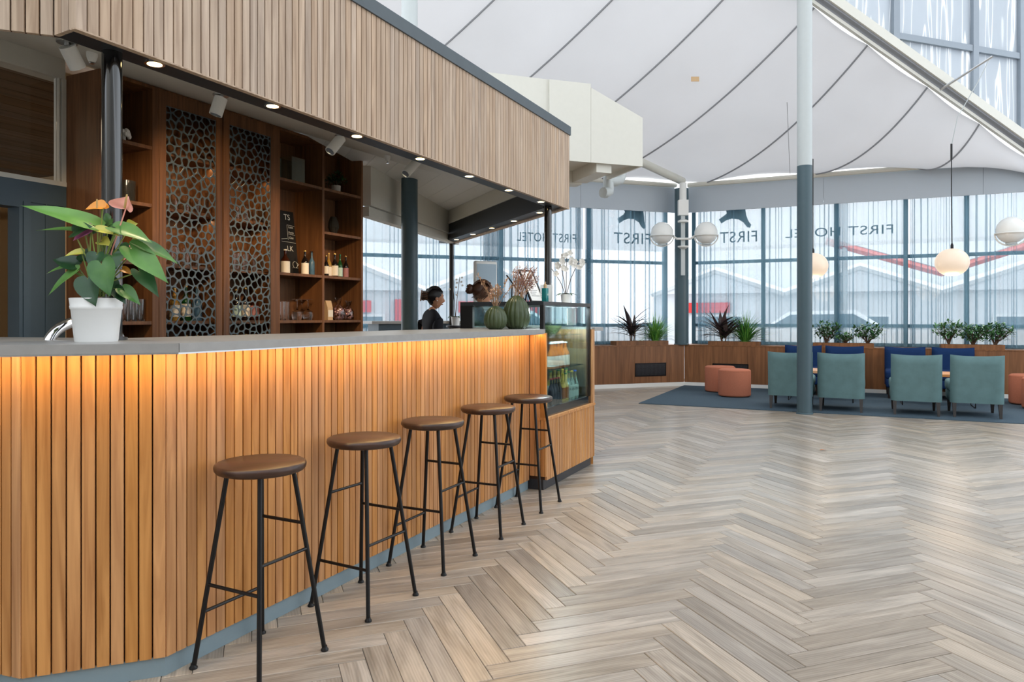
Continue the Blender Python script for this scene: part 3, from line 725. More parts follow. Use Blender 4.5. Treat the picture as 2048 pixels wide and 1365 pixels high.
# worktop
wt = thing('worktop', 'grey stone worktop along the slatted bar', 'worktop', B0 + Vector((0, 0, CB)), BA)
OV = .13
o1, o2 = mitre(C1, pm_, pw_, -OV), mitre(C2, pw_, p3_, -OV); o3 = C3 - p3_ * OV
n1, n2 = mitre(C1, pm_, pw_, .60), mitre(C2, pw_, p3_, .60)
h = CT - CB
MB().prism([(SF0 - .003, -OV), (o1.x + .0015, o1.y), (n1.x + .0015, n1.y), (SF0 - .003, .60)], 0, h).build('slab', 'stone', wt)
MB().prism([(o1.x - .001, o1.y), o2, n2, (n1.x - .001, n1.y)], 0, h).build('slab', 'stone', wt)
MB().prism([o2, o3, C3 + p3_ * .6, n2], 0, h).build('slab', 'stone', wt)
# light profile under the worktop
q1, q2 = mitre(C1, pm_, pw_, -.095), mitre(C2, pw_, p3_, -.095); r1, r2 = mitre(C1, pm_, pw_, -.083), mitre(C2, pw_, p3_, -.083)
led = thing('led_strip', 'warm glowing light strip under the worktop edge', 'light strip', B0 + Vector((0, 0, CB)), BA)
MB().prism([(SF0 - .01, -.095), q1, r1, (SF0 - .01, -.083)], -.007, 0).build('diffuser', 'led', led)
MB().prism([q1, q2, r2, r1], -.007, 0).build('diffuser', 'led', led)
q3, r3 = C3 - p3_ * .095, C3 - p3_ * .083
MB().prism([q2, q3, r3, r2], -.007, 0).build('diffuser', 'led', led)
l1, l2 = mitre(C1, pm_, pw_, -.124), mitre(C2, pw_, p3_, -.124); m1, m2 = mitre(C1, pm_, pw_, -.118), mitre(C2, pw_, p3_, -.118)
MB().prism([(SF0 - .01, -.124), l1, m1, (SF0 - .01, -.118)], -.006, 0).build('profile', 'alu', led)
MB().prism([l1, l2, m2, m1], -.006, 0).build('profile', 'alu', led)

# ================================================================== DISPLAY FRIDGE
fr = thing('display_fridge', 'tall glass fronted display fridge on a slatted oak base', 'fridge', B0, BA)
FT, FB, FZ = 1.415, .545, .61
slat_run(fr, (SF0, 0), (SF0, FQ), 3, .105, CB, T, 'oak')                   # side facing the stools
slat_run(fr, (SF0 + T, FQ), (SF1, FQ), 30, .078, FB - .02, T, 'oak')
MB().box(SF0 + T, SF1, FQ + T, .6, .078, FB - .02).build('base_core', 'groove', fr)
MB().box(SF0 + .02, SF1 - .02, FQ + .03, .55, 0, .104).build('plinth', 'kickdark', fr)
MB().box(SF0 - .002, SF1 + .004, FQ - .006, FQ + .09, FB - .02, FB).build('ledge', 'oak', fr)
MB().cbox(SF0, SF0 + .022, FQ - .002, FQ + .05, FB, CT - .03).build('edge_board', 'oak', fr)
MB().box(SF1 - .045, SF1, FQ, .60, FB, 1.19).build('side_board', 'oak', fr)
MB().box(SF0 + .02, SF1 - .045, FQ + .02, .60, FB, FZ).build('base_frame', 'blacksteel', fr)
MB().box(SF0, SF1 - .04, FQ + .02, .60, FT - .028, FT).build('top_frame', 'graphite', fr)
for (x0, x1, y0, y1) in ((SF0, SF0 + .03, FQ + .02, FQ + .05), (SF1 - .075, SF1 - .045, FQ + .02, FQ + .05), (SF0, SF0 + .03, .49, .60), (SF1 - .075, SF1 - .045, .52, .60)):
    MB().box(x0, x1, y0, y1, FZ, FT - .028).build('corner_post', 'black', fr)
MB().box(SF0 + .03, SF1 - .075, FQ + .024, FQ + .030, FZ, FT - .028).build('front_glass', 'fpane', fr)
MB().box(SF0 + .006, SF0 + .012, FQ + .05, .50, CT + .01, FT - .028).build('side_glass', 'fpane', fr)
MB().box(SF0 + .004, SF0 + .02, FQ + .05, .50, FZ, CT + .01).build('side_panel', 'alu', fr)
MB().box(SF1 - .06, SF1 - .05, FQ + .05, .52, FZ, FT - .028).build('side_glass', 'fpane', fr)
MB().box(SF0 + .03, SF1 - .075, .58, .59, FZ, FT - .028).build('rear_glass', 'fpane', fr)
for z in (.88, 1.145): MB().box(SF0 + .03, SF1 - .075, FQ + .08, .52, z, z + .008).build('glass_shelf', 'fpane', fr)
pz = MB().box(-.1, .1, -.001, .001, -.07, .07).build('paper_notice', 'paper', fr, (SF0 + .62, FQ + .036, 1.30))

fl_ = bpy.data.lights.new('fridge_fill', 'AREA'); fl_.shape = 'RECTANGLE'; fl_.size = .9; fl_.size_y = .03; fl_.energy = 11; fl_.color = (.92, .97, 1)  # fill light added to brighten the inside of the fridge
lo = bpy.data.objects.new('fridge_fill', fl_); C.objects.link(lo); lo.parent = fr; lo.location = ((SF0 + SF1) / 2, FQ + .10, FT - .035)
# side worktop behind the fridge, far counters
sw = thing('side_worktop', 'grey stone worktop end beside the display fridge', 'worktop', B0, BA)
rb = (Vector((-.375, .927, 0))); rbl = Vector((rb.dot(BD), rb.dot(BN)))
def rb_pt(t, off): n = Vector((rbl.y, -rbl.x)); p = Vector((SF1 + .02, FQ + .02)) + rbl * t + n * off; return p
MB().prism([rb_pt(0, .10), rb_pt(3.3, .10), rb_pt(3.3, -.25), rb_pt(.75, -.25), (SF1 + .004, .6), (SF1 + .004, FQ)], CB, CT).build('slab', 'stone', sw)
MB().prism([rb_pt(.0, 0), rb_pt(3.3, 0), rb_pt(3.3, -.05), rb_pt(.02, -.05)], 0, CB).build('front_panel', 'oak', sw)
ba = at(750, 634, 9.75); bb_ = at(925, 634, 10.35)
bk2 = thing('back_counter', 'dark back counter with grey top behind the two staff', 'counter', (ba.x, ba.y, 0), math.atan2(bb_.y - ba.y, bb_.x - ba.x))
L = (bb_ - ba).length
MB().box(-.06, L, -.06, .55, 1.205, 1.24).build('top', 'stone', bk2)
MB().box(.05, L, 0, .5, 0, 1.205).build('body', 'blueframe', bk2)

# ================================================================== CANOPY over the bar
FZ0, FZ1, FZ2 = 2.33, 3.03, 3.112
fl = at(150, 55, 2.565); fL = Vector(((fl - B0).dot(BD), (fl - B0).dot(BN)))
frr = at(1139, 420, 6.87); fR = Vector(((frr - B0).dot(BD), (frr - B0).dot(BN)))
fq = (fL.y + fR.y) / 2; fs0, fs1 = fL.x, fR.x
cp = thing('bar_canopy', 'oak slatted canopy over the bar with slate cap and black beam', 'canopy', B0, BA)
slat_run(cp, (fs0, fq), (fs1, fq), 106, FZ0, FZ1, T, 'oakskylit')
ret = Vector((fs0, fq)); ret2 = Vector((fs0 + .012, fq + .143)); 
slat_run(cp, ret2, ret, 3, FZ0, FZ1, T, 'oakskylit')
wl = ret2 + wing_loc * 1.75
slat_run(cp, wl, ret2, 39, FZ0, FZ1, T, 'oakskylit')
MB().box(fs0 + .02, fs1 - .002, fq + T, fq + .06, FZ0 + .02, FZ2 - .03).build('backing', 'groove', cp)
pw2 = Vector((-wing_loc.y, wing_loc.x)) * -1
MB().prism([ret2 + pw2 * T, wl + pw2 * T, wl + pw2 * .06, ret2 + pw2 * .06 + Vector((.03, 0))], FZ0 + .02, FZ2 - .03).build('backing', 'groove', cp)
MB().box(fs0 - .012, fs1 + .012, fq - .012, fq + .16, FZ1, FZ2).build('cap', 'slate', cp)
MB().prism([ret2 - pw2 * .012 + Vector((.0, 0)), wl - pw2 * .012, wl + pw2 * .15, ret2 + pw2 * .15], FZ1, FZ2).build('cap', 'slate', cp)
MB().box(fs0 - .002, fs1, fq - .002, fq + .026, FZ0 - .006, FZ0 + .0).build('lip', 'oakskylit', cp)
bq0, bq1 = fq + .03, fq + .185                   # black beam strip
MB().box(fs0 + .02, fs1 - .02, bq0, bq1, 2.345, 2.50).build('beam', 'graphite', cp)
# right wing of the canopy
rr = (at(905, 490, 10.3) - frr); rr.z = 0; rL = rr.length; rr.normalize(); rrl = Vector((rr.dot(BD), rr.dot(BN))); rn = Vector((-rrl.y, rrl.x))
R0 = Vector((fs1, fq))
def rp(t, off): return R0 + rrl * t + rn * off
MB().prism([rp(0, 0), rp(rL, 0), rp(rL, .05), rp(.05, .05)], FZ0, FZ1).build('wing_fascia', 'oakskylit', cp)
MB().prism([rp(0, -.01), rp(rL, -.01), rp(rL, .12), rp(0, .12)], FZ1, FZ2).build('cap', 'slate', cp)
MB().prism([rp(.06, .05), rp(rL, .05), rp(rL, .20), rp(.16, .20)], 2.345, 2.56).build('beam', 'graphite', cp)
MB().prism([rp(.1, .09), rp(rL, .09), rp(rL, .22), rp(.2, .22)], 2.56, 2.735).build('inner_fascia', 'cream', cp)
# far wing
bl = at(720, 423, 7.4); blv = Vector(((bl - B0).dot(BD), (bl - B0).dot(BN))); E0 = rp(rL, 0); ee = (blv - E0).normalized(); en = Vector((-ee.y, ee.x)); eL = (blv - E0).length + .0
def ep(t, off): return E0 + ee * t + en * off
MB().prism([ep(0, 0), ep(eL, 0), ep(eL, .10), ep(0, .10)], 2.33, 2.43).build('beam', 'cream', cp)
MB().prism([ep(0, .03), ep(eL, .03), ep(eL, .12), ep(0, .12)], 2.44, 3.0).build('inner_fascia', 'cream', cp)
# flat roof of boards over the bar's far half, seen from below
def rt_in(o): return (fq + .24 - R0.y - rn.y * o) / rrl.y
def rt_out(o): p = R0 + rn * o - E0; return -(p.dot(en)) / rrl.dot(en)
for i in range(12):
    oa, ob_ = .20 + i * .25, .20 + i * .25 + .246
    ta0, ta1, tb0, tb1 = rt_in(oa), rt_out(oa), rt_in(ob_), rt_out(ob_)
    if ta1 - ta0 < .2 or tb1 - tb0 < .2: continue
    za, zc = 2.735 + .075 * (oa - .2), 2.735 + .075 * (ob_ - .2)
    MB().prism([rp(ta0, oa), rp(ta1, oa), rp(tb1, ob_), rp(tb0, ob_)], [za, za, zc, zc], [za + .02, za + .02, zc + .02, zc + .02]).build('roof_board', 'white', cp)
# sloped white soffit between front beam and shelving
ca, cb_ = at(1066, 402, 6.56), at(726, 328, 7.63)
pa = Vector(((ca - B0).dot(BD), (ca - B0).dot(BN))); pb = Vector(((cb_ - B0).dot(BD), (cb_ - B0).dot(BN)))
def sz(q): return 2.40 + (q - bq1) * (2.93 - 2.40) / (2.23 - bq1)
poly = [(fs0 + .1, bq1 - .01), (pa.x, bq1 - .01), (pb.x, pb.y), (bar_s(726, 2.23) + .2, 2.60), (-3.2, 2.60), wl + pw2 * .07, ret2 + pw2 * .07 + Vector((.04, .02))]
MB().prism([(p[0], p[1]) for p in poly], [sz(p[1]) for p in poly], [sz(p[1]) + .03 for p in poly]).build('soffit', 'cream', cp)
# recessed downlights
def downlight(parent_name, loc, idx, where):
    t = thing('downlight', f'{idx} {where}', 'downlight', loc, 0, 'downlights in the canopy beam')
    MB().lathe([(.040, -.004), (.040, 0), (.030, .0)], 20).build('rim', 'chrome', t, smooth=True)
    MB().lathe([(.0001, -.0052), (.029, -.0052), (.029, -.002)], 20).build('lens', 'downlight', t, smooth=True)
    ld = bpy.data.lights.new('downlight_beam', 'SPOT'); ld.energy = 7; ld.spot_size = R(80); ld.spot_blend = .6; ld.color = (1, .78, .5); ld.shadow_soft_size = .03
    lo = bpy.data.objects.new('downlight_beam', ld); C.objects.link(lo); lo.parent = t; lo.location = (0, 0, -.02)
ords = ['nearest', 'second', 'third', 'fourth', 'fifth', 'sixth', 'seventh']
for i in range(7):
    p = bar(.236 + .66 * i, (bq0 + bq1) / 2, 2.345); downlight('d', p, ords[i] + ' glowing downlight', 'from the left in the front canopy beam')
for i in range(5):
    q = rp(.42 + .68 * i, .12); p = bar(q.x, q.y, 2.345); downlight('d', p, ords[i] + ' glowing downlight', 'along the right wing of the canopy')

# posts carrying the canopy
def post(label, px, q, z0, r, mat='blacksteel'):
    p = bar_at(px, 634, q); t = thing('canopy_post', label, 'post', (p.x, p.y, z0))
    MB().lathe([(r, .012), (r, 2.36 - z0)], 28).build('shaft', mat, t, smooth=True)
    MB().lathe([(r * 1.5, 0), (r * 1.5, .012), (r, .014)], 28).build('base_flange', mat, t, smooth=True)
post('glossy black canopy post behind the potted anthurium', 224, .41, CT, .037)
post('black canopy post beside the white orchid', 1096, .41, CT, .035)
p = at(903, 634, 10.15); t = thing('canopy_post', 'thin black canopy post between the two staff', 'post', (p.x, p.y, 0))
MB().lathe([(.032, .012), (.032, 2.36)], 20).build('shaft', 'black', t, smooth=True); MB().lathe([(.05, 0), (.05, .012), (.032, .014)], 20).build('base_flange', 'black', t, smooth=True)

# spotlights under the soffit
def spotlight(label, px0, py0, px1, py1, q, aim):
    a = bar_at(px0, py0, q); b = bar_at(px1, py1, q + .02)
    t = thing('spotlight', label, 'spotlight', a, 0, 'white cylinder spotlights'); d = (b - a)
    MB().tube([(0, 0, 0), d], .037, 18).build('housing', 'white', t, smooth=True)
    qq = (a - B0).dot(BN); top = sz(qq) - a.z
    MB().lathe([(.012, .0), (.012, top - .01), (.045, top - .01), (.045, top)], 14).build('mount', 'alu', t, smooth=True)
    dn = d.normalized(); MB().tube([d - dn * .004, d + dn * .002], .030, 16).build('lens', 'darkglass', t, smooth=True)
    ld = bpy.data.lights.new('spot_beam', 'SPOT'); ld.energy = 24; ld.spot_size = R(58); ld.spot_blend = .7; ld.color = (1, .7, .4); ld.shadow_soft_size = .04
    lo = bpy.data.objects.new('spot_beam', ld); C.objects.link(lo); lo.parent = t; lo.location = d + dn * .03
    lo.rotation_euler = (aim - (a + d)).to_track_quat('-Z', 'Y').to_euler()
spotlight('leftmost white cylinder spotlight under the soffit', 134, 92, 156, 136, 1.10, bar_at(280, 560, 2.3))
spotlight('white cylinder spotlight above the two lattice doors', 442, 196, 431, 230, 1.10, bar_at(400, 430, 2.3))
spotlight('white cylinder spotlight left of the open shelves', 682, 276, 660, 303, 1.08, bar_at(560, 540, 2.3))
spotlight('white cylinder spotlight above the dark teal column', 834, 323, 811, 348, 1.05, bar_at(690, 600, 2.3))
def sprinkler(label, px, py, q):
    a = bar_at(px, py, q); qq = (a - B0).dot(BN); top = sz(qq) - a.z
    t = thing('sprinkler', label, 'sprinkler', a, 0)
    MB().lathe([(.026, top), (.026, top - .02), (.02, top - .04), (.014, top - .05)], 14).build('collar', 'white', t, smooth=True)
    MB().lathe([(.01, .0), (.016, .005), (.006, .012), (.006, top - .045)], 12).build('head', 'chrome', t, smooth=True)
sprinkler('small white sprinkler beside the leftmost spotlight', 184, 128, 1.25)
sprinkler('small white sprinkler near the open shelves', 775, 327, 1.4)

# ================================================================== BAR STOOLS
def stool(label, x, y, ang, turn):
    t = thing('bar_stool', label, 'bar stool', (x, y, 0), ang, 'round brown bar stools along the bar')
    MB().lathe([(.0001, .715), (.150, .715), (.160, .719), (.1665, .728), (.168, .738), (.1655, .746), (.158, .7505), (.0001, .752)], 40).build('seat', 'brownseat', t, smooth=True, ang=50)
    tops = .118; bots = .235
    def leg(i, z):
        g = i * math.pi / 2; r = bots + (tops - bots) * z / .715; return Vector((r * math.cos(g), r * math.sin(g), z))
    for i in range(4):
        MB().tube([leg(i, .010), leg(i, .716)], .0092, 10).build('leg', 'black', t, smooth=True)
        c = leg(i, 0); MB().lathe([(.015, 0), (.015, .006), (.010, .012), (.0095, .02)], 12, (c.x, c.y, 0)).build('foot', 'black', t, smooth=True)
    # rungs climb like a spiral: legs 0 right, 1 back, 2 left, 3 front
    for n, (a, b) in enumerate([(1, 2), (2, 3), (3, 0), (0, 1)]):
        z = .205 + .1 * ((n + turn) % 4)
        MB().tube([leg(a, z), leg(b, z)], .0068, 8).build('rung', 'black', t, smooth=True)
stools = [(-.953, 2.735, 17.9, 0), (-.676, 3.30, 15.6, 3), (-.422, 3.842, 19.6, 0), (-.147, 4.428, 20.6, 0), (.1136, 4.987, 19.7, 0)]
sl = ['brown round bar stool nearest the viewer', 'second bar stool from the viewer, brown round seat on black legs', 'middle one of the five brown bar stools',
      'fourth bar stool from the viewer, brown round seat on black legs', 'farthest brown bar stool, beside the display fridge']
for (x, y, a, tn), l in zip(stools, sl): stool(l, x, y, R(a), tn)

# ================================================================== LOUNGE
rug0 = w2(-1.35 * 0, 0)
rg = MB().cbox(0, 8.4, -3.13, -.014, 0, .010, .004).build('rug', 'rug', None, w2(.0, 0, .0), W2A); tag(rg, 'large blue grey rug under the lounge chairs', 'rug')
def lounge_chair(label, p, rz, mat, group):
    t = thing('lounge_chair', label, 'armchair', (p.x, p.y, .010), rz, group)     # local: faces +y
    W, D = .295, .34
    # backrest: upholstered slab down to the rail, leaning, with a slightly dished top
    m = MB(); nx, nz = 12, 10; vs = []
    for side in (0, 1):
        for j in range(nz + 1):
            for i in range(nx + 1):
                u, v = i / nx * 2 - 1, j / nz
                z = .18 + v * .62; z -= .018 * (1 - u * u) * max(0, v - .6) / .4
                hw = W * (1 - .0 * v); yb = -D - .05 * v
                e = min(1, (1 - abs(u)) * 9, (1 - v) * 12 + .0, 1) ; e = math.sqrt(max(0, 1 - (1 - e) ** 2))
                th = .05 * e + .012
                y = yb + .055 + (th if side else -th)
                vs.append((u * hw, y, z))
    n1 = (nx + 1) * (nz + 1)
    idx = lambda s, i, j: s * n1 + j * (nx + 1) + i
    fs = []
    for j in range(nz):
        for i in range(nx):
            fs.append((idx(0, i, j), idx(0, i + 1, j), idx(0, i + 1, j + 1), idx(0, i, j + 1))); fs.append((idx(1, i, j), idx(1, i, j + 1), idx(1, i + 1, j + 1), idx(1, i + 1, j)))
    for j in range(nz):
        fs.append((idx(0, 0, j), idx(0, 0, j + 1), idx(1, 0, j + 1), idx(1, 0, j))); fs.append((idx(0, nx, j), idx(1, nx, j), idx(1, nx, j + 1), idx(0, nx, j + 1)))
    for i in range(nx):
        fs.append((idx(0, i, nz), idx(0, i + 1, nz), idx(1, i + 1, nz), idx(1, i, nz))); fs.append((idx(0, i, 0), idx(1, i, 0), idx(1, i + 1, 0), idx(0, i + 1, 0)))
    m.add(vs, fs); m.build('backrest', mat, t, smooth=True, ang=50)
    s = MB().rbox(-W - .005, W + .005, -D + .11, D, .30, .45, .045, 4); s.build('seat_cushion', mat, t, smooth=True, ang=60)
    MB().rbox(-W + .005, W - .005, -D + .10, D - .015, .175, .31, .02, 2).build('seat_rail', mat, t, smooth=True, ang=50)
    for sx_ in (-1, 1):
        for y0, dy in ((-D + .02, -.05), (D - .06, .0)):
            x = sx_ * (W - .045)
            MB().add([(x - .024, y0 - .024, .18), (x + .024, y0 - .024, .18), (x + .024, y0 + .024, .18), (x - .024, y0 + .024, .18),
                      (x - .014, y0 - .014 + dy, 0), (x + .014, y0 - .014 + dy, 0), (x + .014, y0 + .014 + dy, 0), (x - .014, y0 + .014 + dy, 0)],
                     [(0, 1, 2, 3), (7, 6, 5, 4), (0, 4, 5, 1), (1, 5, 6, 2), (2, 6, 7, 3), (3, 7, 4, 0)]).build('leg', 'ebony', t)
    return t
a2 = Vector((math.cos(W2A), math.sin(W2A), 0)); n2_ = Vector((-math.sin(W2A), math.cos(W2A), 0))
teal = [(3.67, 10.20), (4.25, 9.91), (5.07, 9.54), (5.717, 9.307)]
tl = ['teal velvet lounge chair partly hidden by the tall round column', 'teal velvet lounge chair just right of the tall round column', 'third teal velvet lounge chair from the left', 'rightmost teal velvet lounge chair near the terracotta poufs']
bl_ = ['blue lounge chair partly hidden by the tall round column, facing the room', 'second blue lounge chair from the left, facing the room', 'third blue lounge chair from the left, facing the room', 'rightmost blue lounge chair, in front of the bushy planter']
for i, (x, y) in enumerate(teal):
    c = Vector((x, y, 0)) + a2 * .245 + n2_ * .35
    lounge_chair(tl[i], c, W2A, 'tealvelvet', 'teal velvet lounge chairs')
    c2_ = Vector((x, y, 0)) + a2 * .245 + n2_ * 2.33
    lounge_chair(bl_[i], c2_, W2A + math.pi, 'bluefab', 'blue lounge chairs')
def low_table(label, c):
    t = thing('low_table', label, 'table', (c.x, c.y, .010), W2A)
    MB().rbox(-.55, .55, -.28, .28, .43, .475, .006, 2).build('tabletop', 'tabletop', t)
    for sx_ in (-1, 1):
        m = MB(); x = sx_ * .45
        m.tube([(x, -.24, .43), (x, -.24, .008), (x, .24, .008), (x, .24, .43)], .007, 6); m.build('wire_leg', 'black', t)
    MB().tube([(-.45, -.24, .10), (.45, -.24, .10)], .005, 6).build('brace', 'black', t); MB().tube([(-.45, .24, .10), (.45, .24, .10)], .005, 6).build('brace', 'black', t)
    return t
c = Vector((3.97, 10.05, 0)) + a2 * .25 + n2_ * 1.34; low_table('low oak topped table behind the tall round column', c)
c = Vector((5.39, 9.42, 0)) + a2 * .25 + n2_ * 1.34; low_table('low oak topped table between the rightmost chairs', c); tb = c
def pouf(label, x, y, r=.255, h=.44):
    t = thing('pouf', label, 'pouf', (x, y, .010), 0, 'terracotta poufs')
    MB().lathe([(.0001, .012), (r - .012, .012), (r - .003, .02), (r, .04), (r, h - .035), (r - .006, h - .014), (r - .03, h), (.0001, h + .006)], 40).build('upholstery', 'terra', t, smooth=True, ang=60)
    MB().lathe([(r - .02, 0), (r - .02, .013)], 32).build('base', 'ebony', t, smooth=True)
    MB().tube([((r - .002) * math.cos(g * math.pi / 20), 0 + (r - .002) * math.sin(g * math.pi / 20), h - .026) for g in range(41)], .0028, 5).build('piping', 'terra', t)
f = flo(1469, 794); pouf('front terracotta pouf of the left pair', f.x, f.y)
f2 = flo(1450, 786); pouf('rear terracotta pouf of the left pair', f2.x - .05, f2.y + .12)
pouf('rear terracotta pouf at the right edge', 7.62, 10.62); pouf('front terracotta pouf at the right edge', 7.42, 10.06)

# vent grilles in the low wall
def grille(label, ang, px0, px1, y0, y1, pxm):
    x0, z1 = on_wall(px0, y0, ang, 0); x1, z0 = on_wall(px1, y1, ang, 0)
    t = thing('vent_grille', label, 'vent', K, ang)
    for a in ((x0, x1, z0, z0 + .02), (x0, x1, z1 - .02, z1), (x0, x0 + .02, z0, z1), (x1 - .02, x1, z0, z1)): MB().box(a[0], a[1], -.008, -.001, a[2], a[3]).build('frame', 'black', t)
    MB().box(x0, x1, -.0025, -.001, z0, z1).build('back_plate', 'kickdark', t)
    nb = 10
    for i in range(1, nb):
        z = z0 + (z1 - z0) * i / nb; MB().box(x0 + .02, x1 - .02, -.006, -.0026, z - .002, z + .002).build('slat', 'black', t)
    for i in range(1, 24):
        x = x0 + (x1 - x0) * i / 24; MB().box(x - .002, x + .002, -.007, -.006, z0 + .02, z1 - .02).build('bar', 'black', t)
grille('black vent grille in the wood wall left of the corner', W1A, 1270, 1332, 727, 752, 0)
grille('black vent grille in the wood wall behind the poufs', W2A, 1425, 1497, 727, 752, 0)

# ================================================================== PLANTERS AND PLANTS on the sill
def blade(m, base, dirv, length, width, droop, fold=.25, seg=6, up=Vector((0, 0, 1))):
    """a leaf blade with a folded midrib added to mesh builder m"""
    dirv = dirv.normalized(); side = dirv.cross(up)
    if side.length < 1e-3: side = Vector((1, 0, 0))
    side.normalize(); nrm = side.cross(dirv).normalized()
    o = []; p = Vector(base); d = dirv.copy(); st = length / seg
    for i in range(seg + 1):
        t = i / seg; wd = width * math.sin(math.pi * min(1, .08 + .92 * t) ** .8) * .5 if i < seg else .0008
        nn = side.cross(d).normalized()
        o += [p - side * wd + nn * wd * fold, p - nn * .0, p + side * wd + nn * wd * fold]
        d = (d + Vector((0, 0, -droop * st / length * (.4 + 1.2 * t)))).normalized(); p = p + d * st
    fs = []
    for i in range(seg):
        a = i * 3; fs += [(a, a + 1, a + 4, a + 3), (a + 1, a + 2, a + 5, a + 4)]
    m.add(o, fs)
def planter(label, ang, px0, px1, ytop, y0=.03, y1=.27):
    x0, z1 = on_wall(px0, ytop, ang, y0); x1, _ = on_wall(px1, ytop, ang, y0)
    t = thing('planter_box', label, 'planter', (K + Vector((math.cos(ang), math.sin(ang), 0)) * ((x0 + x1) / 2) + Vector((-math.sin(ang), math.cos(ang), 0)) * ((y0 + y1) / 2) + Vector((0, 0, SILL))), ang, 'wooden planter boxes on the window sill')
    hw = (x1 - x0) / 2; h = z1 - SILL; hd = (y1 - y0) / 2
    for a in ((-hw, hw, -hd, -hd + .018), (-hw, hw, hd - .018, hd), (-hw, -hw + .018, -hd + .018, hd - .018), (hw - .018, hw, -hd + .018, hd - .018)):
        MB().box(a[0], a[1], a[2], a[3], 0, h).build('board', 'panel', t)
    MB().box(-hw + .018, hw - .018, -hd + .018, hd - .018, .002, h - .02).build('soil', 'soil', t)
    return t, (x0 + x1) / 2, hw, h
def plant_root(name, label, ang, px, h, cat='plant', y=.15):
    x, _ = on_wall(px, 690, ang, y)
    return thing(name, label, cat, K + Vector((math.cos(ang), math.sin(ang), 0)) * x + Vector((-math.sin(ang), math.cos(ang), 0)) * y + Vector((0, 0, SILL + h - .02)), ang)
def cordyline(label, ang, px, h, seed, hgt=.40, n=40, mat='leafpurple', wid=.06):
    r = random.Random(seed); t = plant_root('cordyline_plant', label, ang, px, h); t.scale = (1.35, .8, 1.15); m = MB(); st = MB()
    stems = [(r.uniform(-.07, .07), r.uniform(-.04, .04), hgt * r.uniform(.35, .75)) for _ in range(4)]
    for (x, y, z) in stems: st.tube([(x * .4, y * .4, -.01), (x * .8, y * .8, z * .5), (x, y, z)], .008, 6)
    for i in range(n):
        x, y, z = stems[i % 4]; f = r.uniform(.3, 1); g = r.uniform(0, 6.28); el = r.uniform(.1, 1.0)
        blade(m, (x * f, y * f, z * f), Vector((math.cos(g) * math.cos(el), math.sin(g) * math.cos(el) * .35, math.sin(el))), r.uniform(.30, .48), wid * r.uniform(.7, 1.1), r.uniform(.3, .9))
    m.build('foliage', mat, t, smooth=True); st.build('stems', 'twig', t, smooth=True)
def grassy(label, ang, px, h, seed, rad=.44, n=230):
    r = random.Random(seed); t = plant_root('spider_plant', label, ang, px, h, y=.14); t.scale = (1.2, .8, 1.15); m = MB()
    for i in range(n):
        g = r.uniform(0, 6.28); el = r.uniform(.35, 1.35)
        blade(m, (r.uniform(-.05, .05), r.uniform(-.03, .03), 0), Vector((math.cos(g) * math.cos(el), math.sin(g) * math.cos(el) * .4, math.sin(el))), rad * r.uniform(.7, 1.2), .015, r.uniform(.5, 1.5), seg=6)
    m.build('foliage', 'leafgrass', t, smooth=True)
    MB().lathe([(.05, -.005), (.04, .02), (.0001, .03)], 10).build('crown', 'leafgrass', t, smooth=True)
def bushy(label, ang, px, h, seed, rad=.28, hgt=.40, n=330):
    r = random.Random(seed); t = plant_root('bushy_plant', label, ang, px, h); m = MB(); st = MB()
    tips = []
    for i in range(16):
        g = r.uniform(0, 6.28); ro = rad * math.sqrt(r.random()); tip = Vector((ro * math.cos(g), ro * math.sin(g) * .55, hgt * (.55 + .45 * r.random()) - ro * .3))
        st.tube([(0, 0, -.01), (tip.x * .25, tip.y * .25, tip.z * .4), tuple(tip)], [.010, .006, .003], 5); tips.append(tip)
    for i in range(n):
        if i % 3 == 0:
            tip = r.choice(tips); f = r.uniform(.5, 1.02); b = Vector((tip.x * f, tip.y * f, tip.z * (.25 + .75 * f)))
        else:
            d_ = Vector((r.gauss(0, 1), r.gauss(0, 1), r.gauss(0, 1))).normalized() * r.random() ** .4
            b = Vector((d_.x * rad * .95, d_.y * rad * .5, hgt * .56 + d_.z * hgt * .42))
        g = r.uniform(0, 6.28); el = r.uniform(-.3, 1.1)
        blade(m, b, Vector((math.cos(g) * math.cos(el), math.sin(g) * math.cos(el), math.sin(el))), r.uniform(.06, .10), .034, .5, seg=3)
    m.build('foliage', 'leafbush', t, smooth=True); st.build('stems', 'twig', t, smooth=True)
P1, _, _, h1 = planter('wooden planter box left of the corner column', W1A, 1233, 1337, 683)
P2, _, _, h2 = planter('wooden planter box right of the corner column', W2A, 1416, 1519, 683)
P3, _, _, h3 = planter('wooden planter box behind the tall round column', W2A, 1626, 1748, 686)
P4, _, _, h4 = planter('wooden planter box at the right with three bushes', W2A, 1882, 2010, 689)
cordyline('purple leaved spiky plant in the planter left of the corner', W1A, 1264, h1, 11, .42)
grassy('grassy green plant in the planter left of the corner', W1A, 1310, h1, 12)
cordyline('dark leaved spiky plant in the planter behind the poufs', W2A, 1447, h2, 13, .40, 70, 'leafpurple', .055)
grassy('grassy green plant in the planter behind the poufs', W2A, 1490, h2, 14, .48)
bushy('bushy green plant just right of the tall round column', W2A, 1652, h3, 15)
bushy('smallest bushy green plant, between two larger ones', W2A, 1690, h3, 16, .15, .20, 110)
bushy('bushy green plant at the right end of its planter', W2A, 1735, h3, 17, .26, .37)
bushy('left one of the three bushes in the right planter', W2A, 1898, h4, 18, .24, .42, 280)
bushy('middle one of the three bushes in the right planter', W2A, 1946, h4, 19, .27, .38)
bushy('right one of the three bushes in the right planter', W2A, 1990, h4, 20, .27, .40)
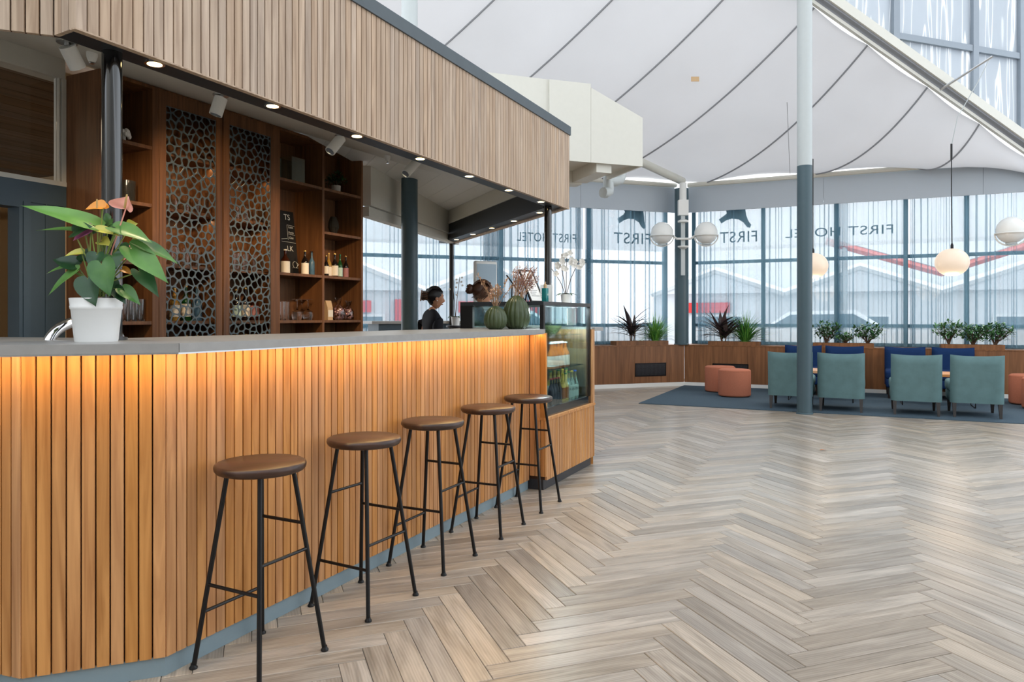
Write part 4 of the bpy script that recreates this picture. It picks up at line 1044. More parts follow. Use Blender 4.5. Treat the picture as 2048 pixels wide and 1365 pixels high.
# small red pot and folded cloth at the left end of the third planter
x, z = on_wall(1629, 688, W2A, .15); rp_ = thing('red_pot', 'small red pot beside the tall round column', 'pot', w2(x - .1, .16, SILL), 0)
MB().lathe([(.045, 0), (.06, .08), (.064, .10), (.056, .10), (.05, .03), (.0001, .03)], 18).build('pot', 'red', rp_, smooth=True)
# potted twig on the right table
tp = thing('table_plant', 'tiny green plant in a glass on the right low table', 'plant', (tb.x + .0, tb.y, .486), 0)
MB().lathe([(.03, 0), (.038, .07), (.034, .07), (.027, .006), (.0001, .006)], 16).build('glass', 'glass', tp, smooth=True)
m = MB(); r = random.Random(3)
for i in range(14): blade(m, (0, 0, .05), Vector((r.uniform(-1, 1), r.uniform(-1, 1), 1.6)), r.uniform(.06, .13), .03, 1.0, seg=4)
m.build('leaves', 'leafbush', tp, smooth=True)

# ================================================================== LAMPS
def pendant(label, px, py, Y, top, rx=.222, rzz=.20):
    c = at(px, py, Y); t = thing('pendant_lamp', label, 'pendant lamp', c, 0, 'glowing opal pendant lamps')
    prof = [(.075, -rzz * .97)] + [(rx * math.sin(math.pi * i / 22) ** .92, -rzz * math.cos(math.pi * i / 22)) for i in range(3, 22)] + [(.02, rzz)]
    MB().lathe(prof, 36).build('globe', 'globe_on', t, smooth=True, ang=70)
    MB().lathe([(.02, rzz - .004), (.02, rzz + .05), (.008, rzz + .08)], 14).build('cap', 'black', t, smooth=True)
    MB().tube([(0, 0, rzz + .07)] + [Vector(q) - c for q in top], .007, 6).build('cable', 'black', t, smooth=True)
    ld = bpy.data.lights.new('pendant_glow', 'POINT'); ld.energy = 8; ld.color = (1, .78, .55); ld.shadow_soft_size = .2
    lo = bpy.data.objects.new('pendant_glow', ld); C.objects.link(lo); lo.parent = t; lo.location = (0, 0, -rzz - .08)
arm_tip = at(1982, 116, 10.6)
hang = at(1903, 292, 10.5)
pendant('glowing round pendant lamp hanging over the right chairs', 1904, 525, 10.5, [at(1903, 400, 10.5), hang])
seamtop = seam_pt(1.0, .4, .55)
pendant('glowing round pendant lamp half hidden by the tall column', 1626, 532, 11.3, [at(1626, 400, 11.3), at(1626, 318, 11.3)])
ca_ = thing('cable_arm', 'slim cable arm fixed to the raking roof beam', 'arm', at(1880, 180, 10.55))
b0 = at(1880, 180, 10.55)
tipv = at(1985, 113, 10.2) - b0
MB().tube([(0, 0, 0), tipv], .018, 6).build('rail', 'alu', ca_)
MB().tube([tipv * .96, at(1958, 160, 10.25) - b0, at(1915, 235, 10.4) - b0, hang - b0], .006, 6).build('cord', 'greycol', ca_, smooth=True)
MB().tube([tuple(hang - b0 + Vector((0, 0, .03))), tuple(hang - b0 - Vector((0, 0, .2)))], .014, 6).build('coupling', 'black', ca_, smooth=True)

def globe_lamp(label, base, ang, n=2):
    t = thing('globe_wall_lamp', label, 'wall lamp', base, ang)
    MB().box(-.035, .035, -.02, .03, -.75, .85).build('mast', 'greycol', t)
    MB().lathe([(.065, 0), (.065, .34)], 16, (0, 0, .62)).build('junction_pipe', 'white', t, smooth=True)
    MB().box(-.09, .09, -.07, .05, .36, .64).build('control_box', 'white', t)
    MB().lathe([(.10, .0), (.10, .03), (.05, .05)], 16, (0, -.02, .23)).build('upper_disc', 'white', t, smooth=True)
    MB().lathe([(.05, .0), (.10, .03), (.10, .05)], 16, (0, -.02, -.26)).build('lower_disc', 'white', t, smooth=True)
    for s in ((-1, 1) if n == 2 else (-1,)):
        x = s * .40
        MB().tube([(0, -.06, -.08), (s * .12, -.06, -.08), (s * .19, -.08, -.04)], .022, 8).build('arm', 'white', t, smooth=True)
        g = MB().ball((x, -.10, .02), .205, 28, 18).build('globe', 'opal', t, smooth=True)
        MB().tube([(x + .212 * math.cos(k * math.pi / 16), -.10 + .212 * math.sin(k * math.pi / 16), -.03) for k in range(33)], .013, 6).build('ring', 'white', g, smooth=True)
        MB().tube([(x + .216 * math.cos(k * math.pi / 12), -.10, -.03 - .19 * math.sin(k * math.pi / 12)) for k in range(13)], .012, 6).build('cradle', 'white', g, smooth=True)
        MB().lathe([(.0001, -.008), (.08, -.008), (.08, .012)], 18, (x, -.10, -.188)).build('bottom_cap', 'greycol', g, smooth=True)
gb = at(1366, 470, 13.35); globe_lamp('white twin globe wall lamp on the corner column', gb, (W1A + W2A) / 2)
gb = at(2083, 462, 11.0); globe_lamp('white globe wall lamp cut off at the right edge', gb, W2A, 2)

# ================================================================== BACK SHELVING
CQ = 2.23; CD = .345; CTOP = 2.925
X = lambda px: bar_s(px, CQ)
levels = [.03, .43, .845, 1.245, 1.66, 2.07, 2.475]
cab = thing('shelving_cabinet', 'tall oak bar cabinet with open shelves and two lattice doors', 'cabinet', B0, BA)
xa, xe = X(199), X(726)
bays = {'L': (X(207), X(305)), 'D1': (X(318), X(444)), 'D2': (X(446.5), X(554)), 'B3': (X(560), X(645.5)), 'B4': (X(649.5), X(722.5))}
MB().box(xa, xe, CQ + CD - .015, CQ + CD, 0, CTOP).build('back_panel', 'cabinet', cab)
MB().box(xa, X(207), CQ, CQ + CD - .015, 0, CTOP).build('side_panel', 'cabinet', cab)
MB().box(X(722.5), xe, CQ, CQ + CD - .015, 0, CTOP).build('side_panel', 'cabinet', cab)
MB().box(X(305), X(318), CQ, CQ + CD - .015, 0, CTOP).build('divider', 'cabinet', cab)
MB().box(X(554), X(560), CQ, CQ + CD - .015, 0, CTOP).build('divider', 'cabinet', cab)
MB().box(X(645.5), X(649.5), CQ + .004, CQ + CD - .015, 0, CTOP).build('divider', 'cabinet', cab)
MB().box(X(444), X(446.5), CQ + .03, CQ + CD - .015, 0, CTOP).build('divider', 'cabinet', cab)
MB().box(X(207), X(722.5), CQ + .002, CQ + CD - .015, CTOP - .022, CTOP).build('top_board', 'cabinet', cab)
lv = {'L': levels, 'B3': [levels[i] for i in (0, 1, 2, 3, 4, 6)], 'B4': levels, 'D1': levels, 'D2': levels}
for k, ls in lv.items():
    a, b = bays[k]; inset = .006 if k[0] != 'D' else .05
    for z in ls: MB().box(a, b, CQ + inset, CQ + CD - .015, z, z + .024).build('shelf', 'cabinet', cab)
SH = lambda i: levels[i] + .024

# laser-cut lattice doors
def voronoi(w, h, cell, seed):
    r = random.Random(seed); pts = []
    ny = int(h / cell) + 3; nx = int(w / cell) + 3
    for j in range(-1, ny):
        for i in range(-1, nx):
            pts.append(((i + .5 + .5 * (j % 2) + r.uniform(-.42, .42)) * cell, (j + .5 + r.uniform(-.42, .42)) * cell))
    out = []
    for a, p in enumerate(pts):
        if not (-cell < p[0] < w + cell and -cell < p[1] < h + cell): continue
        poly = [(0, 0), (w, 0), (w, h), (0, h)]
        for b, q in enumerate(pts):
            if a == b or abs(q[0] - p[0]) > 3.2 * cell or abs(q[1] - p[1]) > 3.2 * cell: continue
            mx, my = (p[0] + q[0]) / 2, (p[1] + q[1]) / 2; dx, dy = q[0] - p[0], q[1] - p[1]
            new = []
            for i in range(len(poly)):
                u, v = poly[i], poly[(i + 1) % len(poly)]
                su = (u[0] - mx) * dx + (u[1] - my) * dy; sv = (v[0] - mx) * dx + (v[1] - my) * dy
                if su <= 0: new.append(u)
                if (su < 0 < sv) or (sv < 0 < su):
                    t = su / (su - sv); new.append((u[0] + (v[0] - u[0]) * t, u[1] + (v[1] - u[1]) * t))
            poly = new
            if len(poly) < 3: break
        if len(poly) >= 3: out.append(poly)
    return out
def lattice(w, h, cell, seed, rib=.0037, th=.006):
    m = MB()
    for poly in voronoi(w, h, cell, seed):
        n = len(poly); cx = sum(p[0] for p in poly) / n; cz = sum(p[1] for p in poly) / n
        rad = min(max(1e-5, math.hypot((poly[i][0] + poly[(i + 1) % n][0]) / 2 - cx, (poly[i][1] + poly[(i + 1) % n][1]) / 2 - cz)) for i in range(n))
        k = max(.25, 1 - rib / rad)
        inn = []
        for i in range(n):                               # hole with softened corners
            p, a, b = poly[i], poly[i - 1], poly[(i + 1) % n]
            q = lambda u: (cx + (u[0] - cx) * k, cz + (u[1] - cz) * k)
            P_, A_, B_ = q(p), q(a), q(b)
            inn.append(((P_[0] * .74 + A_[0] * .26), (P_[1] * .74 + A_[1] * .26))); inn.append(((P_[0] * .74 + B_[0] * .26), (P_[1] * .74 + B_[1] * .26)))
        N2 = len(inn)
        vs = [(p[0], 0, p[1]) for p in poly] + [(p[0], 0, p[1]) for p in inn] + [(p[0], th, p[1]) for p in inn]
        fs = []
        for i in range(n):
            j = (i + 1) % n
            fs.append((i, n + 2 * i, n + 2 * i + 1)); fs.append((i, n + 2 * i + 1, n + 2 * j, j))
        for i in range(N2): fs.append((n + i, n + N2 + i, n + N2 + (i + 1) % N2, n + (i + 1) % N2))
        m.add(vs, fs)
    return m
M['lattice'] = plain('blue_grey_lattice', srgb(84, 97, 104), .4, vary=.05)
for k, (pl, pr), seed in (('D1', (331.5, 432), 4), ('D2', (458.5, 541.5), 9)):
    a, b = bays[k]; la, lb = X(pl), X(pr); z0, z1 = .03, CTOP - .012; lz0, lz1 = .12, 2.815
    dr = bpy.data.objects.new('door', MB().box(a, la, CQ - .004, CQ + .018, z0, z1).box(lb, b, CQ - .004, CQ + .018, z0, z1).box(la, lb, CQ - .004, CQ + .018, z0, lz0).box(la, lb, CQ - .004, CQ + .018, lz1, z1).mesh('door'))
    C.objects.link(dr); dr.data.materials.append(M['cabinet']); dr.parent = cab
    lattice(lb - la, lz1 - lz0, .059, seed).build('lattice_panel', 'lattice', dr, (la, CQ + .002, lz0))

# ------------------------------------------------------------------ things on the shelves
def on_shelf(px, lev, dq):                              # world point on a shelf, dq behind the cabinet front
    p = bar_at(px, 634, CQ + dq); return Vector((p.x, p.y, SH(lev)))
def bottle(label, loc, h, r, glass, label_mat=None, cap='capgold', neck=.3, lab=(.12, .48), name='bottle', group=None, captop=True):
    t = thing(name, label, 'bottle', loc, random.uniform(0, 6), group)
    rn = r * neck; hs = h * .60
    MB().lathe([(.0001, 0), (r * .94, 0), (r, h * .02), (r, h * .5), (r * .9, h * .57), (rn * 1.25, h * .72), (rn, h * .80), (rn, h * .955), (rn * 1.15, h * .96), (rn * 1.15, h * .985), (.0001, h * .985)], 16).build('glass', glass, t, smooth=True)
    if label_mat: MB().lathe([(r * 1.012, h * lab[0]), (r * 1.012, h * lab[1])], 16).build('label', label_mat, t, smooth=True)
    MB().lathe([(rn * 1.22, h * .95), (rn * 1.28, h * .97), (rn * 1.2, h), (.0001, h)], 12).build('cap', cap, t, smooth=True)
    return t
def tumbler(label, loc, h=.15, r=.035, name='tumbler', group='glasses on the bar shelves', up=True):
    t = thing(name, label, 'glass', loc, 0, group)
    MB().lathe([(.0001, 0), (r * .82, 0), (r, h), (r * .93, h), (r * .76, .012), (.0001, .012)], 18).build('glass', 'glass', t, smooth=True)
    return t
def wineglass(label, loc, h=.195, r=.046, group='upturned stem glasses'):
    t = thing('wine_glass', label, 'wine glass', loc, 0, group)
    MB().lathe([(r * .82, 0), (r, h * .25), (r * .9, h * .40), (r * .3, h * .50), (.006, h * .55), (.0045, h * .9), (.01, h * .97), (r * .85, h * .985), (r * .85, h), (.0001, h)], 20).build('bowl_and_stem', 'glass', t, smooth=True)
    return t
bottle('brown spirit bottle with cream label at the left of its shelf', on_shelf(570.5, 4, .12), .215, .041, 'bottlebrown', 'labelwhite', 'labelwhite', lab=(.03, .50))
bottle('dark bottle with large cream label beside the chalkboard', on_shelf(610, 4, .12), .225, .034, 'bottledark', 'labelwhite', 'capgold', lab=(.02, .48))
bottle('slim blue printed beer bottle beside the cream label bottle', on_shelf(623.5, 4, .12), .225, .028, 'bottleblue', None, 'bottledark')
bottle('clear beer bottle hard against the shelf divider', on_shelf(652.5, 4, .10), .20, .024, 'bottledark', 'labelwhite', 'capgold')
bottle('golden beer bottle with gold neck, left of its shelf', on_shelf(657.5, 4, .15), .232, .028, 'bottleclear', 'labelwhite', 'capgold', lab=(.05, .42))
bottle('dark brown beer bottle with cream oval label', on_shelf(669.5, 4, .12), .23, .034, 'bottledark', 'labelwhite', 'capgold', lab=(.06, .48))
bottle('green beer bottle between two dark bottles', on_shelf(680, 4, .12), .228, .026, 'bottlegreen', 'labelgreen', 'bottlegreen', lab=(.05, .42))
bottle('dark beer bottle with dusky pink label at the right', on_shelf(691.5, 4, .14), .222, .028, 'bottledark', 'labelpink', 'capgold', lab=(.05, .45))
v = thing('glass_vase', 'large square clear glass vase on the top shelf', 'vase', on_shelf(583, 6, .17), BA)
m = MB(); w_ = .085; hgt = .235
for a in ((-w_, w_, -w_, -w_ + .006), (-w_, w_, w_ - .006, w_), (-w_, -w_ + .006, -w_ + .006, w_ - .006), (w_ - .006, w_, -w_ + .006, w_ - .006)): m.box(a[0], a[1], a[2], a[3], 0, hgt)
m.build('walls', 'fpane', v); MB().box(-w_ + .006, w_ - .006, -w_ + .006, w_ - .006, 0, .018).build('base', 'glass', v)
bt = thing('bonsai', 'small bonsai in a ribbed pale pot on the top right shelf', 'plant', on_shelf(672, 6, .12), 0)
MB().lathe([(.0001, 0), (.036, 0), (.04, .01), (.044, .075), (.038, .075), (.034, .02), (.0001, .02)], 36, rib=lambda g, z: 1 + .04 * math.cos(18 * g)).build('pot', 'concrete', bt, smooth=True)
MB().tube([(0, 0, .05), (.006, 0, .09), (-.006, 0, .13)], .008, 6).tube([(0, 0, .09), (.05, 0, .11)], .005, 6).build('trunk', 'twig', bt, smooth=True)
r = random.Random(8); m = MB()
for (cx, cy, cz, rr_) in ((-.045, 0, .145, .05), (.015, 0, .175, .055), (.065, 0, .125, .045), (-.01, .0, .12, .045), (-.07, 0, .115, .04)):
    for i in range(60):
        d = Vector((r.gauss(0, 1), r.gauss(0, 1), r.gauss(0, .6))).normalized(); blade(m, Vector((cx, cy, cz)) + d * rr_ * .55, d + Vector((0, 0, .3)), .032, .012, .2, seg=2)
m.build('foliage', 'leafd', bt, smooth=True)
ln = thing('lantern_vase', 'smoked dark glass lantern vase on a shelf', 'vase', on_shelf(667, 5, .13), 0)
MB().lathe([(.024, 0), (.030, .012), (.056, .07), (.05, .12), (.034, .165), (.030, .175), (.028, .172), (.046, .12), (.05, .07), (.026, .02), (.0001, .02)], 12).build('body', 'smoke', ln)
MB().lathe([(.012, 0), (.012, .05), (.0001, .052)], 10, (0, 0, .02)).build('candle', 'labelwhite', ln, smooth=True)
for px, l in ((564, 'left'), (573, 'right')): tumbler(f'{l} tall tumbler of the pair at the left of the stem glasses', on_shelf(px, 3, .09), .165, .028)
for px, l, dq in ((594, 'left', .10), (616, 'right', .10), (604, 'rear', .23)): wineglass(f'{l} upturned stem glass of three on the shelf', on_shelf(px, 3, dq), .19, .048)
for px, l in ((566, 'left'), (580, 'right')): wineglass(f'{l} upturned stem glass just above the worktop edge', on_shelf(px, 2, .12), .19, .045)
kb = thing('coffee_bag', 'upright kraft paper coffee bag against the divider', 'bag', on_shelf(656, 3, .10), BA)
MB().add([(-.035, -.03, 0), (.035, -.03, 0), (.035, .03, 0), (-.035, .03, 0), (-.037, -.026, .12), (.037, -.026, .12), (.037, .026, .12), (-.037, .026, .12), (-.04, -.004, .185), (.04, -.004, .185), (.04, .004, .185), (-.04, .004, .185)],
         [(3, 2, 1, 0)] + [(i, (i + 1) % 4, 4 + (i + 1) % 4, 4 + i) for i in range(4)] + [(4 + i, 4 + (i + 1) % 4, 8 + (i + 1) % 4, 8 + i) for i in range(4)] + [(8, 9, 10, 11)]).build('pouch', 'kraft', kb)
MB().box(-.034, .034, -.032, -.0302, .03, .095).build('label', 'labelwhite', kb)
def sweet_bag(label, loc, rr_, h, seed):
    t = thing('sweet_bag', label, 'bag', loc, 0, 'cellophane bags of sweets'); r = random.Random(seed); m = MB()
    for i in range(34):
        g = r.uniform(0, 6.28); z = r.uniform(.012, h * .55); ro = rr_ * .78 * math.sqrt(r.random()) * (1 - .3 * z / h)
        a = Vector((ro * math.cos(g), ro * math.sin(g) * .7, z)); d = Vector((r.gauss(0, 1), r.gauss(0, 1), r.gauss(0, 1))).normalized() * .016
        m.tube([a - d, a, a + d], [.004, .012, .004], 6)
    m.build('sweets', 'candy', t)
    MB().lathe([(rr_ * .7, .0), (rr_, .02), (rr_ * .95, h * .45), (rr_ * .55, h * .62), (.014, h * .70), (.016, h * .73), (rr_ * .45, h * .88), (rr_ * .6, h)], 18, sy=.75, rib=lambda g, z: 1 + .07 * math.cos(7 * g + z * 40)).build('cellophane', 'cello', t, smooth=True)
sweet_bag('larger cellophane bag of red sweets, left one', on_shelf(677, 3, .11), .062, .215, 1)
sweet_bag('smaller cellophane bag of red sweets, right one', on_shelf(697, 3, .13), .055, .19, 2)
# chalkboard leaning on the back of the bay
cbp = on_shelf(578, 4, .255)
cbd = thing('chalkboard', 'black chalkboard menu leaning at the back of a shelf', 'chalkboard', cbp, BA)
tilt = Matrix.Rotation(R(-7), 4, 'X')
MB().box(-.17, .125, -.006, .006, 0, .60).xf(tilt).build('board', 'chalkboard', cbd)
def chalk_text(txt, size, x, z, align='LEFT'):
    me = text_mesh(txt, size, .001, align=align); me.transform(tilt @ Matrix.Translation((x, -.0075, z))); obj('chalk_writing', me, 'chalk', cbd)
chalk_text('TS', .075, -.005, .54); chalk_text('LK', .07, -.0, .245); chalk_text('Latte', .03, .04, .45); chalk_text('Mocha', .026, .035, .40); chalk_text('Chai', .03, .04, .35)
m = MB()
for a, b in (((-.06, .31), (.12, .305)), ((.025, .47), (.12, .465)), ((.025, .47), (.025, .33)), ((.025, .385), (.12, .38)), ((-.06, .33), (.015, .34))):
    m.tube([(a[0], -.0075, a[1]), (b[0], -.0075, b[1])], .0018, 4)
for k in range(1): 
    m.tube([(.085 + .03 * math.cos(g * .5236), -.0075, .10 + .03 * math.sin(g * .5236)) for g in range(13)], .002, 4)
    m.tube([(.115, -.0075, .115), (.135, -.0075, .105), (.115, -.0075, .09)], .002, 4); m.tube([(.05, -.0075, .07), (.12, -.0075, .07)], .002, 4)
m.xf(tilt).build('chalk_lines', 'chalk', cbd)
# left bay
wo = thing('white_ornament', 'white coral like ornament on the shelf behind the post', 'ornament', on_shelf(248, 6, .14), 0)
m = MB(); r = random.Random(5)
for i in range(26):
    d = Vector((r.gauss(0, 1), r.gauss(0, 1), r.uniform(-.2, 1.4))).normalized(); m.ball((d.x * .035, d.y * .035, .06 + d.z * .045), .014, 6, 4, (1, 1, 1.3))
m.build('petals', 'whitepetal', wo, smooth=True); MB().lathe([(.03, 0), (.03, .012), (.012, .03), (.01, .06)], 14).build('stand', 'whitepetal', wo, smooth=True)
sc = thing('smoked_cylinder', 'smoked glass cylinder vase behind the pink anthurium flower', 'vase', on_shelf(254, 5, .12), 0)
MB().lathe([(.054, 0), (.056, .15), (.052, .15), (.05, .008), (.0001, .008)], 28).build('cylinder', 'smoke', sc, smooth=True)
pb_ = thing('pink_bag', 'small pink printed bag behind the anthurium', 'bag', on_shelf(252, 4, .12), BA)
MB().rbox(-.035, .035, -.025, .025, 0, .115, .008, 2).build('pouch', 'pinkbag', pb_, smooth=True); MB().box(-.03, .03, -.0265, -.0255, .05, .10).build('label', 'labelwhite', pb_)
gl = ['first', 'second', 'third', 'fourth', 'fifth', 'sixth']
for i, (px, dq) in enumerate(((246, .10), (258, .08), (270, .07), (282, .08), (264, .20), (280, .21))): tumbler(f'{gl[i]} water glass of six beside the plant pot', on_shelf(px, 3, dq), .155, .030, group='water glasses in the left bay')
for i, (px, dq) in enumerate(((246, .1), (262, .1))): wineglass(f'{("left", "right")[i]} upturned stem glass low behind the plant pot', on_shelf(px, 2, dq), .19, .046)
# inside the lattice cupboards
r = random.Random(12)
specs = [('bottlegreen', 'labelwhite'), ('bottledark', 'labelwhite'), ('bottleblue', None), ('bottlebrown', 'labelpink'), ('bottleclear', 'labelwhite'), ('bottledark', 'labelgreen')]
names = {1: 'left lattice door', 2: 'right lattice door'}
pos = ['leftmost', 'second', 'third', 'rightmost']
row = {2: 'lowest', 3: 'waist high', 4: 'eye level', 5: 'high'}
colr = {'bottlegreen': 'green', 'bottledark': 'dark', 'bottleblue': 'blue', 'bottlebrown': 'brown', 'bottleclear': 'golden'}
for dn, (a, b) in ((1, (338, 428)), (2, (464, 536))):
    for lev in (2, 3, 4, 5):
        for i in range(4):
            px = a + (b - a) * (i + .5) / 4; g, l = specs[(i * 2 + lev + dn) % 6]
            if lev in (4, 5):
                tumbler(f'{pos[i]} glass on the {row[lev]} shelf behind the {names[dn]}', on_shelf(px, lev, .17), .14, .034, group=f'glasses behind the {names[dn]}')
            else:
                bottle(f'{pos[i]} {colr[g]} bottle on the {row[lev]} shelf behind the {names[dn]}', on_shelf(px, lev, .17 + .03 * (i % 2)), r.uniform(.25, .31), .037, g, l, 'capgold', group=f'bottles behind the {names[dn]}')
ld = bpy.data.lights.new('cupboard_light', 'AREA'); ld.shape = 'RECTANGLE'; ld.size = 1.1; ld.size_y = .02; ld.energy = .6; ld.color = (1, .7, .4)
for z in (2.46, 2.05):
    lo = bpy.data.objects.new('cupboard_light', ld); C.objects.link(lo); lo.parent = cab; lo.location = ((X(318) + X(554)) / 2, CQ + .12, z)

# ================================================================== ON THE WORKTOP
def top_pt(px, py): 
    Y = FPX * (EYE - CT) / (py - HZ); return Vector((ray(px) * Y, Y, CT))
# ------------------------------------------------------------------ anthurium
AY = 2.68
ac = Vector((ray(193) * AY, AY, CT))
an = thing('potted_anthurium', 'anthurium with pink and orange flowers in a white pot', 'potted plant', ac, 0)
pot = MB().lathe([(.0001, 0), (.070, 0), (.072, .006), (.083, .118), (.0855, .120), (.087, .130), (.0855, .134), (.0875, .150), (.089, .160), (.086, .161), (.081, .14), (.070, .13), (.0001, .13)], 48).build('pot', 'whitepot', an, smooth=True, ang=50)
MB().lathe([(.0001, .138), (.083, .136)], 24).build('soil', 'soil', an)
def cpx(x, y, dy=0):                                     # from a crop of the photograph into plant space
    px, py = x / 3.79, 340 + y / 3.79; p = at(px, py, AY + dy); return p - ac
def heart(base, tip, width, nrm, mat, cup=.15, droop=.1, name='leaf'):
    base, tip = Vector(base), Vector(tip); d = tip - base; L = d.length; d.normalize(); n = Vector(nrm); n = (n - d * n.dot(d)).normalized(); s = d.cross(n)
    prof = [(-.16, .30), (-.10, .40), (0, .47), (.12, .5), (.25, .49), (.4, .44), (.55, .35), (.7, .24), (.83, .13), (.93, .05), (1, .004)]
    vs = []; seg = 4
    for t, wv in prof:
        for k in range(-seg, seg + 1):
            f = k / seg; x = f * wv * width
            tt = t
            if t < 0: tt = t if abs(f) > .3 else t * abs(f) / .3
            z = cup * width * (abs(f) ** 1.5) * wv * 1.6 - droop * L * max(0, t) ** 2 + .012 * width * math.sin(9 * t + 2 * f)
            vs.append(base + d * (tt * L) + s * x + n * z)
    w_ = 2 * seg + 1; fs = [(i * w_ + k, i * w_ + k + 1, (i + 1) * w_ + k + 1, (i + 1) * w_ + k) for i in range(len(prof) - 1) for k in range(2 * seg)]
    return MB().add(vs, fs).build(name, mat, an, smooth=True, ang=180)
def petiole(a, b, mat='stem', r=.0026):
    a, b = Vector(a), Vector(b); m_ = a.lerp(b, .5) + Vector((0, 0, .012)); MB().tube([a, a.lerp(m_, .6) , m_, b], r, 6).build('stalk', mat, an, smooth=True)
root = cpx(745, 960)
LV = [  # base, tip, width, normal, material, depth of base and tip
    ((690, 415), (158, 228), .060, (.2, -.55, .8), 'leafg', -.02, -.08), ((640, 470), (272, 425), .045, (0, -.3, .9), 'leafg', .01, .0),
    ((880, 440), (1152, 528), .052, (.1, -.55, .85), 'leafg', -.03, -.05), ((1060, 560), (1352, 686), .045, (.1, -.5, .85), 'leafg', .0, -.0),
    ((1000, 600), (1272, 838), .055, (.3, -.8, .5), 'leafg', -.03, -.06), ((1055, 770), (1206, 952), .040, (.5, -.7, .4), 'leafd', .0, -.02),
    ((930, 905), (1062, 1012), .034, (.3, -.7, .6), 'leafg', -.03, -.05), ((770, 715), (822, 955), .060, (0, -.9, .35), 'leafg', -.07, -.10),
    ((665, 825), (712, 1030), .060, (-.1, -.9, .3), 'leafd', -.06, -.10), ((575, 770), (338, 940), .042, (-.2, -.6, .7), 'leafg', -.02, -.04),
    ((575, 720), (392, 668), .042, (-.1, -.7, .6), 'leafd', .0, -.0), ((500, 735), (338, 776), .022, (0, -.5, .8), 'leafg', .03, .03),
    ((735, 640), (700, 760), .044, (-.1, -.8, .5), 'leafd', -.05, -.07), ((850, 650), (880, 745), .05, (.2, -.8, .5), 'leafd', -.02, -.05),
    ((820, 430), (640, 500), .052, (0, -.5, .8), 'leafd', .02, .0), ((840, 370), (780, 430), .04, (.1, -.7, .6), 'leafg', .03, .03),
    ((900, 430), (720, 430), .04, (0, -.4, .9), 'leafd', .05, .05), ((630, 640), (690, 690), .035, (-.2, -.8, .5), 'leafd', .02, .0),
    ((870, 900), (950, 1010), .030, (.3, -.8, .4), 'leafd', -.03, -.06), ((560, 470), (690, 420), .045, (-.2, -.8, .5), 'leafd', -.03, -.05),
    ((900, 600), (980, 640), .045, (.1, -.7, .6), 'leafd', .03, .02), ((820, 850), (900, 960), .04, (.2, -.8, .4), 'leafd', .02, .0)]
for b, t, w_, n, m_, d0, d1 in LV:
    B_, T_ = cpx(*b, d0), cpx(*t, d1); heart(B_, T_, w_ * 1.65, n, m_); petiole(root + Vector((random.uniform(-.03, .03), random.uniform(-.03, .03), 0)), B_)
FLW = [((955, 290), (965, 200), .070, (-.15, -.9, .25), 'pinkflower', -.02, -.03), ((780, 290), (640, 290), .044, (0, -.6, .75), 'orangeflower', -.02, -.04), ((770, 285), (812, 250), .032, (.3, -.8, .4), 'orangeflower', .0, .02),
       ((690, 450), (545, 530), .034, (-.1, -.85, .4), 'magenta', -.02, -.04), ((740, 455), (915, 492), .026, (0, -.6, .7), 'yellowgreen', -.03, -.03), ((770, 545), (840, 570), .030, (0, -.7, .6), 'yellowgreen', .0, -.02),
       ((985, 430), (1040, 405), .03, (.2, -.8, .4), 'yellowgreen', .02, .02), ((1010, 560), (1070, 555), .026, (.2, -.8, .4), 'yellowgreen', .0, .0), ((620, 632), (482, 645), .026, (0, -.6, .7), 'yellowgreen', -.02, -.03), ((930, 755), (1010, 790), .018, (0, -.7, .6), 'orangeflower', .0, .0)]
for b, t, w_, n, m_, d0, d1 in FLW:
    B_, T_ = cpx(*b, d0), cpx(*t, d1); heart(B_, T_, w_ * 1.6, n, m_, cup=.3, name='spathe'); petiole(root + Vector((random.uniform(-.02, .02), random.uniform(-.02, .02), 0)), B_, 'stem' if m_ != 'pinkflower' else 'pinkflower', .0024)
a = cpx(945, 290, -.035); b = cpx(963, 185, -.05); MB().tube([a, a.lerp(b, .5) + Vector((.002, -.004, 0)), b], [.0042, .0045, .003], 8).build('spadix', 'spadix', an, smooth=True)
a = cpx(735, 290, -.04); b = cpx(735, 222, -.045); MB().tube([a, b], [.0035, .0028], 8).build('spadix', 'spadix', an, smooth=True)

# ------------------------------------------------------------------ tap arch behind the pot
tp_ = Vector((ray(95) * 2.98, 2.98, CT)); ta = thing('beer_tap', 'chrome arched tap column beside the white plant pot', 'tap', bar_at(94, 634, .66) * 1.0, BA)
ta.location.z = .9
p0 = bar_at(94, 680, .66); p1 = bar_at(152, 631, .66)
W_ = (Vector((p1.x, p1.y, 0)) - Vector((p0.x, p0.y, 0))).length
MB().tube([(0, 0, 0), (0, 0, .27)] + [(.16 - .16 * math.cos(k * math.pi / 20), 0, .27 + .115 * math.sin(k * math.pi / 20)) for k in range(1, 21)] + [(.32, 0, 0)], .021, 14).build('arch', 'chrome', ta, smooth=True)
MB().lathe([(.04, 0), (.04, .02), (.022, .03)], 16).build('flange', 'chrome', ta, smooth=True)

